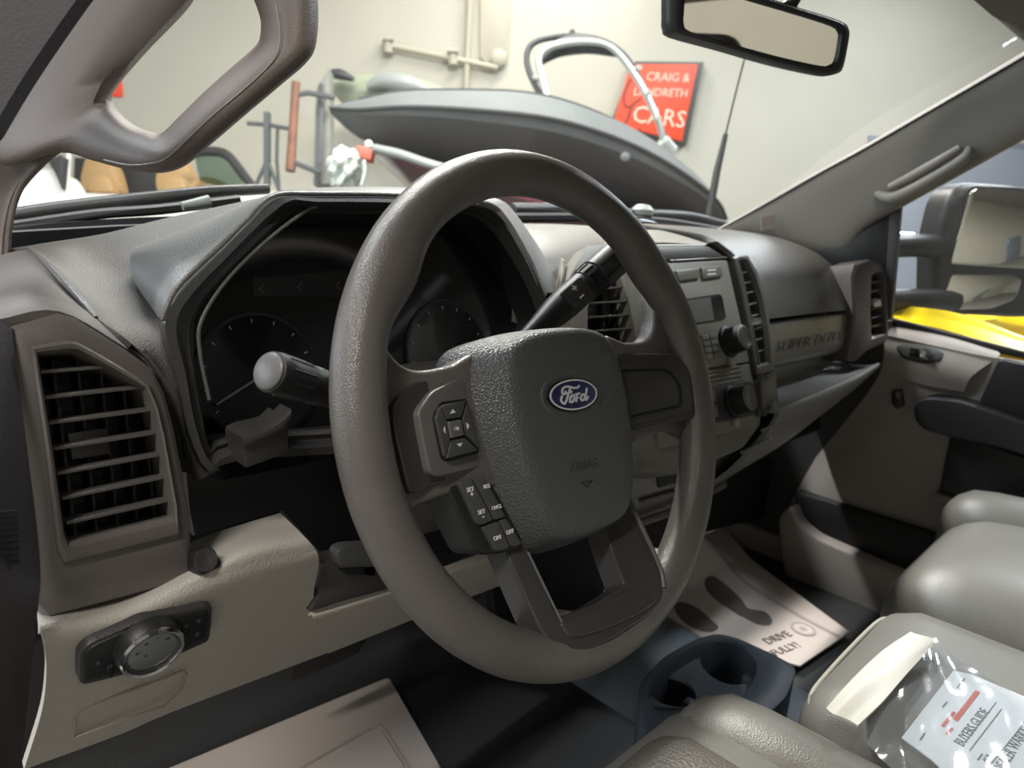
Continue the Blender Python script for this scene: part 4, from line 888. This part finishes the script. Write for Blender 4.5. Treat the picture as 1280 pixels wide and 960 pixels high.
# left spoke bezel with direction pad
bzl = wq([(588, 500), (574, 468), (566, 466), (515, 479), (491, 507), (494, 540), (511, 612), (516, 617), (546, 606), (604, 596)], -.012, .012, 'spoke_gloss', 'spoke_bezel', .003, .006, wh, -1)
wq([(584, 480), (576, 471), (541, 489), (523, 514), (526, 534), (537, 590), (546, 597), (602, 584)], -.0065, .008, 'bezel_grey', 'bezel_face', .0015, .004, bzl, -1)
dp = wq([(584, 498), (551, 502), (540, 520), (551, 574), (560, 578), (600, 566)], -.0058, .006, 'near_black', 'direction_pad', .001, .003, wh, -1)
for nm, q, z in (('pad_button', [(553, 507), (583, 500), (577, 521), (560, 524)], .0045), ('pad_button', [(564, 551), (581, 547), (598, 563), (559, 573)], .0045), ('pad_button', [(551, 508), (559, 526), (563, 549), (557, 571), (546, 522)], .0038),
                 ('pad_button', [(585, 502), (599, 560), (583, 544), (579, 523)], .0042), ('pad_button', [(561, 527), (577, 524), (581, 544), (565, 548)], .0052)):
    wq(q, z-.007, .006, 'bezel_grey' if z > .005 else 'button_grey', nm, .0012, .0012, dp, -1)
for q in ([(563, 517), (570, 515.5), (566, 511.5)], [(571, 555), (578, 553.5), (575.5, 558.5)]): wq(q, -.0021, .0003, 'white_print', 'pad_arrow', 0, 0, dp, -1)
for q in ([(556, 533), (554.5, 538), (557.5, 542)], [(583, 528), (587, 532), (584.5, 537)]): wq(q, -.0022, .0003, 'white_print', 'pad_arrow', 0, 0, dp, -1)
text('pad_print', 'OK', PP(571, 536, side_plane(-.0016, -1)), ex, ey, .0032, 'white_print', dp, .0002)
# cruise switches
pod = wp([(556, 607), (572, 600), (604, 592), (625, 620), (655, 676), (648, 686), (628, 692), (604, 694), (596, 688)], -.006, .03, 'black_plastic', 'cruise_pod', .003, .004)
def btn(q, z=-.0025): return wp(q, z, .008, 'button_grey', 'cruise_button', .0015, .0015, pod)
btn([(574, 604), (589, 598), (617, 650), (603, 656), (597, 655)]); btn([(592, 597), (606, 595), (632, 646), (619, 650)])
btn([(604, 659), (623, 652), (637, 682), (632, 687), (620, 689)]); btn([(625, 651), (633, 648), (652, 678), (649, 682), (640, 683)])
PZ = WP(-.0022)
xd_ = (PP(600, 610, PZ)-PP(588, 613, PZ)).normalized(); yd_ = WZ.cross(xd_).normalized()
for s_, px, py, sz in (('SET', 588, 612, .0042), ('+', 590, 618, .0055), ('SET', 602, 640, .0042), ('-', 604, 645, .007), ('RES', 608.5, 608, .0038), ('CNCL', 621, 634, .0036), ('ON', 621.5, 672.5, .0044), ('OFF', 637.5, 665, .0042)):
    text('button_print', s_, PP(px, py, PZ), xd_, yd_, sz, 'white_print', pod, .0003)
# lower forked spoke
fk = [(618, 655), (634, 692), (655, 741), (676, 787), (690, 806), (711, 815), (737, 812), (767, 799), (812, 769), (828, 752), (833, 735), (829, 715), (806, 664), (788, 625), (772, 596), (735, 610), (752, 648), (766, 690), (781, 731), (746, 753), (720, 764), (698, 772), (680, 730), (659, 680), (645, 645)]
FKP = (W(0, -.09, -.010), (WZ+WY*.32).normalized())
fork = plate('lower_spoke', fk, FKP, .022, 'spoke_gloss', wh, .005, .003, 3)
tube('spoke_edge', [PP(*p, off(FKP, .0005)) for p in [(793, 640), (812, 680), (826, 712), (830, 735)]], .0022, 'bezel_grey', fork, 8, 3)
tube('spoke_edge', [PP(*p, off(FKP, .0002)) for p in [(660, 690), (680, 732), (702, 777), (712, 793)]], .001, 'bezel_grey', fork, 8, 3)
plate('spoke_foot', [(700, 778), (722, 770), (748, 759), (782, 738), (818, 742), (822, 752), (800, 768), (760, 786), (728, 797), (712, 797)], off(FKP, .002), .004, 'spoke_gloss', fork, .002, .004, 3)
loft('hub_back', [[W(HX+x*k, y*k, z) for x, y in ((-.07, .05), (.07, .05), (.08, -.02), (.055, -.09), (-.055, -.09), (-.08, -.02))] for k, z in ((1, -.03), (.95, -.05), (.7, -.075))], 'black_plastic', wh)

col = thing('steering_column', 'dark steering column shroud with stalk and tilt lever', 'steering column', W(0, -.02, -.1))
def rr_(z, wx, wy, cy):
    return fillet([W(-wx, cy+wy, z), W(wx, cy+wy, z), W(wx*.9, cy-wy, z), W(-wx*.9, cy-wy, z)], .03, 5)
loft('shroud', [rr_(-.07, .05, .05, -.01), rr_(-.085, .062, .062, -.01), rr_(-.14, .072, .075, -.015), rr_(-.22, .08, .085, -.02)], 'dash_dark', col)
E0 = AX(336, 464, 'y', .045); E1_ = W(-.055, .005, -.10)
dr = (E1_-E0).normalized()
st_ = thing('turn_signal_stalk', 'black turn signal stalk with grey end cap left of wheel', 'stalk', E0)
def along(t_): return E0+dr*t_
lathe('grip', E0, dr, [(.0095, 0), (.0125, .001), (.0128, .004), (.0125, .03), (.0118, .034), (.0118, .036), (.0125, .038), (.012, .05), (.010, .08), (.009, (E1_-E0).length)], 'black_plastic', st_, 32)
lathe('end_cap', E0, -dr, [(.0112, -.002), (.0112, .0008), (.010, .0016), (0, .0012)], 'bezel_grey', st_, 32)
for k in range(10):
    a = 2*math.pi*k/10; u_ = dr.orthogonal().normalized(); q_ = dr.cross(u_)
    d_ = u_*math.cos(a)+q_*math.sin(a)
    tube('grip_rib', [along(.008)+d_*.0125, along(.028)+d_*.0123], .0009, 'black_plastic', st_, 6)
for t_ in (.040, .044): 
    p_ = along(t_)+(CAM-along(t_)).normalized()*.0122
    lathe('stalk_print', p_, (CAM-p_).normalized(), [(.0011, -.001), (.0011, .0002), (0, .0003)], 'white_print', st_, 8)
# gear lever
G0, G1 = S(655, 425, .64), S(793, 302, .705)
gd = (G1-G0).normalized(); gl_ = (G1-G0).length
gs = thing('gear_lever', 'black column gear lever with ribbed collar and plus minus rocker', 'gear lever', G0)
lathe('shaft', G0, gd, [(.008, 0), (.0105, .02), (.0145, .045), (.0155, .06), (.0155, gl_*.52)], 'black_plastic', gs, 28)
lathe('collar', G0, gd, [(.0158, gl_*.52), (.0165, gl_*.525), (.0165, gl_*.61), (.0158, gl_*.615)], 'near_black', gs, 28)
lathe('handle', G0, gd, [(.0155, gl_*.615), (.0172, gl_*.625), (.0175, gl_*.9), (.015, gl_), (0, gl_*1.02)], 'black_plastic', gs, 28)
gn = (CAM-(G0+gd*gl_*.4)); gn = (gn-gd*gn.dot(gd)).normalized(); gq = gn.cross(gd).normalized()
for k in range(8):
    a = math.radians(-80+k*23); d_ = gn*math.cos(a)+gq*math.sin(a)
    tube('collar_rib', [G0+gd*gl_*.53+d_*.0163, G0+gd*gl_*.605+d_*.0163], .0011, 'black_gloss', gs, 6)
for k in (-.5, .25):
    tube('handle_edge', [G0+gd*gl_*.63+(gn*math.cos(k)+gq*math.sin(k))*.0172, G0+gd*gl_*.98+(gn*math.cos(k)+gq*math.sin(k))*.0168], .0011, 'black_gloss', gs, 6)
rk_c = G0+gd*gl_*.40+gn*.0168
rk = plate3('rocker', [rk_c+gd*a*.014+gq*b*.010 for a, b in ((-1, -1), (1, -1), (1, 1), (-1, 1))], gn, .006, 'dash_dark', gs, .0015, .003)
c1 = rk_c+gn*.0004
for q_, kind in ((-.005, '+'), (.0055, '-')):
    cc = c1+gq*(-q_ if gq.z > 0 else q_)
    strokes_ = [[cc-gd*.003, cc+gd*.003]] + ([[cc-gq*.003, cc+gq*.003]] if kind == '+' else [])
    ribbons('rocker_print', strokes_, gn, .0014, .0003, 'white_print', rk)
# tilt lever under the column
tl = thing('tilt_lever', 'grey tilt release lever tucked under the steering column', 'lever', AX(440, 720, 'y', .10))
plate('paddle', [(421, 690), (432, 684), (470, 682), (500, 676), (500, 706), (470, 710), (424, 711)], PY(.105, -.12, 0), .012, 'button_grey', tl, .003, .004)
plate('paddle_lip', [(421, 708), (470, 706), (500, 700), (500, 712), (465, 722), (424, 719)], PY(.112, -.12, 0), .016, 'button_grey', tl, .003, .004)

# ------------------------------------------------------------------ seats, console, floor things
ds = thing('bucket_seat', 'grey vinyl driver seat cushion at the bottom edge', 'seat', VX(-.02, -.3, -.5))
cushion('cushion', (-.27, -.62, -.52), (.212, -.030, -.308), 'seat_vinyl', ds, .07, .02)
cushion('bolster', (.10, -.62, -.48), (.225, -.045, -.297), 'seat_vinyl', ds, .06, .012)
cushion('seat_centre', (-.2, -.6, -.42), (.125, -.055, -.296), 'seat_perf', ds, .045, .012)
cs = thing('jump_seat', 'grey vinyl centre jump seat with pale piping', 'seat', VX(.38, -.35, -.5))
cushion('cushion', (.235, -.75, -.50), (.545, -.125, -.296), 'seat_vinyl', cs, .05, .008)
ps = thing('passenger_seat', 'pale grey vinyl passenger seat cushion at right edge', 'seat', VX(.83, -.3, -.5))
cushion('cushion', (.655, -.62, -.52), (1.09, -.075, -.325), 'seat_vinyl', ps, .085, .035)
cushion('bolster', (.97, -.62, -.47), (1.10, -.07, -.285), 'seat_vinyl', ps, .06, .015)
tube('seam', [VX(.655, -.5, -.395), VX(.657, -.25, -.395), VX(.668, -.15, -.40), VX(.715, -.092, -.405), VX(.80, -.078, -.405)], .004, 'seat_vinyl', ps, 8, 5)
tube('piping', [VX(.244, -.5, -.325), VX(.244, -.25, -.325), VX(.25, -.16, -.325), VX(.275, -.134, -.325), VX(.33, -.129, -.322), VX(.48, -.129, -.322), VX(.515, -.138, -.322)], .0028, 'seat_seam', cs, 8, 5)

for st__, xa, xb, zt in ((ds, -.25, .205, .27), (cs, .245, .535, .33), (ps, .64, 1.08, .27)):
    cushion('backrest', (xa, -.80, -.36), (xb, -.655, zt), 'seat_vinyl', st__, .05, .0)
for st__, xc in ((ds, -.02), (ps, .86)): cushion('headrest', (xc-.13, -.80, .29), (xc+.13, -.69, .43), 'seat_vinyl', st__, .045, .0)
cup = thing('cup_holder', 'dark blue grey floor cup holder tray before the centre seat', 'cup holder', VX(.42, 0, -.6))
o_ = [(798, 866), (802, 846), (832, 815), (868, 796), (898, 788), (930, 798), (998, 828), (984, 866), (930, 915), (800, 905)]
CPz = (VX(0, 0, -.43), VX(0, 0, 1))
i_ = [(811, 872), (814, 854), (840, 826), (872, 806), (898, 798), (922, 803), (948, 822), (944, 848), (915, 880), (820, 885)]
O = fillet([PP(*p, CPz) for p in o_], .02, 5); I = fillet([PP(*p, CPz) for p in i_], .02, 5)
ctr = sum(I, VX(0, 0, 0))/len(I)
ring3('rim', O, I, VX(0, 0, 1), [(0, -.17), (0, -.006), (.3, 0), (.8, 0), (1, -.004), (1, -.05)], 'console_blue', cup, True, 0, 40)
def hole_plate(name, poly, c, r, thick, m_, parent, n=40):
    out_, in_ = [], []
    for k in range(n):
        d = VX(math.cos(2*math.pi*k/n), math.sin(2*math.pi*k/n), 0); best = 9
        for i in range(len(poly)):
            a_, b_ = poly[i]-c, poly[(i+1) % len(poly)]-c; e = b_-a_; den = d.x*e.y-d.y*e.x
            if abs(den) < 1e-9: continue
            t1 = (a_.x*e.y-a_.y*e.x)/den; t2 = (a_.x*d.y-a_.y*d.x)/den
            if t1 > 0 and -1e-6 <= t2 <= 1+1e-6: best = min(best, t1)
        out_.append(c+d*best); in_.append(c+d*r)
    return ring3(name, out_, in_, VX(0, 0, 1), [(0, -thick), (0, 0), (.9, 0), (1, -.003), (1, -thick)], m_, parent)
TZ = (VX(0, 0, -.452), VX(0, 0, 1))
ti = [PP(*p, TZ) for p in [(806, 882), (808, 852), (838, 822), (872, 802)]]; tj = [PP(*p, TZ) for p in [(898, 794), (924, 799), (954, 820), (950, 850), (920, 886)]]
m1, m2 = PP(872, 806, TZ), PP(880, 888, TZ)
for poly, (px, py), r in ((ti[:3]+[m1, m2], (840, 864), .030), ([m1]+tj+[m2], (910, 832), .038)):
    c = PP(px, py, TZ)
    hole_plate('tray', poly, c, r, .01, 'console_blue', cup)
    lathe('cup_well', c, VX(0, 0, 1), [(r*1.02, -.075), (r*1.02, -.004), (r, -.004), (r*.95, -.07), (0, -.07)], 'near_black', cup, 32)
    box('well_tab', (c.x-.004, c.y-r*.98, c.z-.02), (c.x+.012, c.y-r*.6, c.z-.001), 'console_blue', cup, .003)
FL = (VX(0, 0, -.612), VX(0, 0, 1))
pm = thing('paper_floor_mat', 'printed paper floor mat with dark shoe prints in passenger footwell', 'floor mat', PP(960, 750, FL))
def FP(px, py, h=0): return PP(px, py, (VX(0, 0, -.612+h), VX(0, 0, 1)))
plate3('sheet', [FP(1062, 790), FP(940, 700), FP(888, 640), FP(840, 690), FP(800, 740), FP(868, 800), FP(1000, 832)], VX(0, 0, 1), .003, 'paper_mat', pm, 0)
ribbons('border_print', [cat([FP(x, y, .0008) for x, y in ((862, 648), (890, 678), (926, 722), (990, 764), (1050, 796))], 4)], VX(0, 0, 1), .010, .0004, 'mat_print_faint', pm)
def sole(pts, nm='shoe_print'): return plate3(nm, cat([FP(x, y, .0012) for x, y in pts], 4, True), VX(0, 0, 1), .0008, 'mat_print', pm, 0)
sole([(881, 725), (890, 720), (904, 728), (926, 748), (935, 760), (955, 764), (965, 774), (962, 781), (948, 780), (932, 772), (920, 766), (896, 750), (884, 738)])
sole([(843, 758), (852, 752), (872, 760), (886, 772), (898, 784), (885, 790), (862, 782), (848, 770)])
xd_ = (FP(987, 790)-FP(955, 802)).normalized(); yd_ = VX(0, 0, 1).cross(xd_)
text('mat_text', 'DRIVE', FP(972, 797, .001), xd_, yd_, .026, 'mat_print', pm, .0004)
text('mat_text', 'CAREFULLY!', FP(998, 805, .001), xd_, yd_, .024, 'mat_print', pm, .0004, 'RIGHT')
lathe('mat_logo', FP(1004, 786, .001), VX(0, 0, 1), [(.024, 0), (.024, .0004), (.019, .0004), (.019, .0002), (0, .0002)], 'mat_print_faint', pm, 28)
lathe('mat_logo', FP(1004, 786, .0013), VX(0, 0, 1), [(.018, 0), (.018, .0002), (0, .0002)], 'paper_mat', pm, 20)
lathe('mat_logo', FP(1004, 786, .0016), VX(0, 0, 1), [(.008, 0), (.008, .0002), (0, .0002)], 'mat_print_faint', pm, 20)
dm = thing('driver_floor_mat', 'plain beige paper mat on the driver side floor', 'floor mat', FP(400, 930))
plate3('sheet', [FP(486, 846), FP(560, 975), FP(420, 1080), FP(40, 1100), FP(150, 985)], VX(0, 0, 1), .004, 'paper_mat', dm, .001, .01)
tube('border_print', [FP(x, y, .001) for x, y in ((350, 975), (462, 912), (476, 910), (484, 918), (520, 975))], .002, 'mat_print_faint', dm, 6, 4)
bp = thing('brake_pedal', 'dark rubber brake pedal in the shadow below the dash', 'pedal', AX(560, 850, 'y', .40))
plate3('pad', [VX(-.03, .38, -.42), VX(.09, .38, -.42), VX(.085, .41, -.48), VX(-.025, .41, -.48)], VX(0, -.9, .4), .02, 'near_black', bp, .006, .012)
tube('pedal_arm', [VX(.03, .40, -.44), VX(.03, .47, -.3), VX(.03, .48, -.12)], .012, 'near_black', bp, 8)

# plastic bag with papers on the centre seat
BZ = -.2935
def BP_(px, py, h=0): return PP(px, py, (VX(0, 0, BZ+h), VX(0, 0, 1)))
bag = thing('plastic_bag', 'clear plastic document bag with white folded edge on centre seat', 'bag', BP_(1150, 880))
q = [BP_(x, y, .012) for x, y in ((1050, 820), (1140, 795), (1180, 815), (1280, 875), (1400, 960), (1200, 1060), (1110, 985))]
gx = [[(1062, 893), (1105, 850), (1150, 810), (1168, 800)], [(1075, 915), (1125, 880), (1170, 845), (1205, 830)], [(1098, 945), (1150, 915), (1210, 880), (1255, 862)], [(1125, 975), (1180, 950), (1245, 915), (1300, 890)], [(1160, 1020), (1220, 990), (1290, 960), (1360, 930)]]
rnd = random.Random(3)
rows = []
for i, r in enumerate(gx):
    rr = cat([BP_(x, y, .010) for x, y in r], 5)
    rows.append(rr)
rows = [list(x) for x in zip(*[cat(list(c), 5) for c in zip(*rows)])]
for i, r in enumerate(rows):
    for j, p in enumerate(r):
        p.z += .004*math.sin(i*.28+j*.12)*math.sin(j*.45-i*.1) + .0015*abs(math.sin(j*.9+i*.5))
patch('film', rows, 'bag_film', bag, .0006, 2, 25)
hd = [[(1033, 884), (1066, 848), (1104, 812), (1138, 790)], [(1040, 892), (1074, 856), (1112, 818), (1146, 794)], [(1060, 898), (1094, 862), (1128, 826), (1166, 798)], [(1072, 908), (1104, 876), (1134, 842), (1166, 806)]]
rows = []
for i, r in enumerate(hd): rows.append([BP_(x, y, (.018, .022, .02, .019)[i]) + VX(0, 0, rnd.uniform(-.002, .002)) for x, y in r])
patch('folded_edge', rows, 'bag_white', bag, .002, 4, 30)
pap = thing('buyers_guide', 'printed white buyers guide sheet inside the clear plastic bag', 'paper', BP_(1200, 900))
PPt = .0045
plate3('sheet', [BP_(x, y, PPt) for x, y in ((1127, 922), (1192, 838), (1215, 843), (1420, 930), (1300, 1080), (1165, 950))], VX(0, 0, 1), .0012, 'paper_white', pap, 0)
xdp = (BP_(1228, 892)-BP_(1203, 924)).normalized(); ydp = VX(0, 0, 1).cross(xdp)
text('heading', 'BUYERS GUIDE', BP_(1216, 908, PPt+.0004), xdp, ydp, .0115, 'print_grey', pap, .0002)
text('heading', 'NO DEALER WARRANTY', BP_(1266, 936, PPt+.0004), xdp, ydp, .0115, 'print_grey', pap, .0002)
text('subheading', 'AS IS', BP_(1234, 948, PPt+.0004), xdp, ydp, .006, 'print_grey', pap, .0002)
for a, b, m_, w_ in (((1178, 908), (1193, 890), 'print_red', .0025), ((1194, 900), (1222, 864), 'print_red', .004), ((1183, 918), (1190, 910), 'print_red', .002), ((1212, 938), (1252, 886), 'print_grey', .0006), ((1206, 928), (1245, 878), 'print_grey', .0006), ((1238, 956), (1290, 892), 'print_grey', .0008), ((1150, 925), (1156, 916), 'print_grey', .001), ((1178, 884), (1184, 877), 'print_grey', .001), ((1196, 860), (1206, 848), 'print_grey', .001), ((1222, 950), (1228, 942), 'print_grey', .001)):
    ribbons('print_line', [[BP_(*a, PPt+.0004), BP_(*b, PPt+.0004)]], VX(0, 0, 1), w_, .0002, m_, pap)
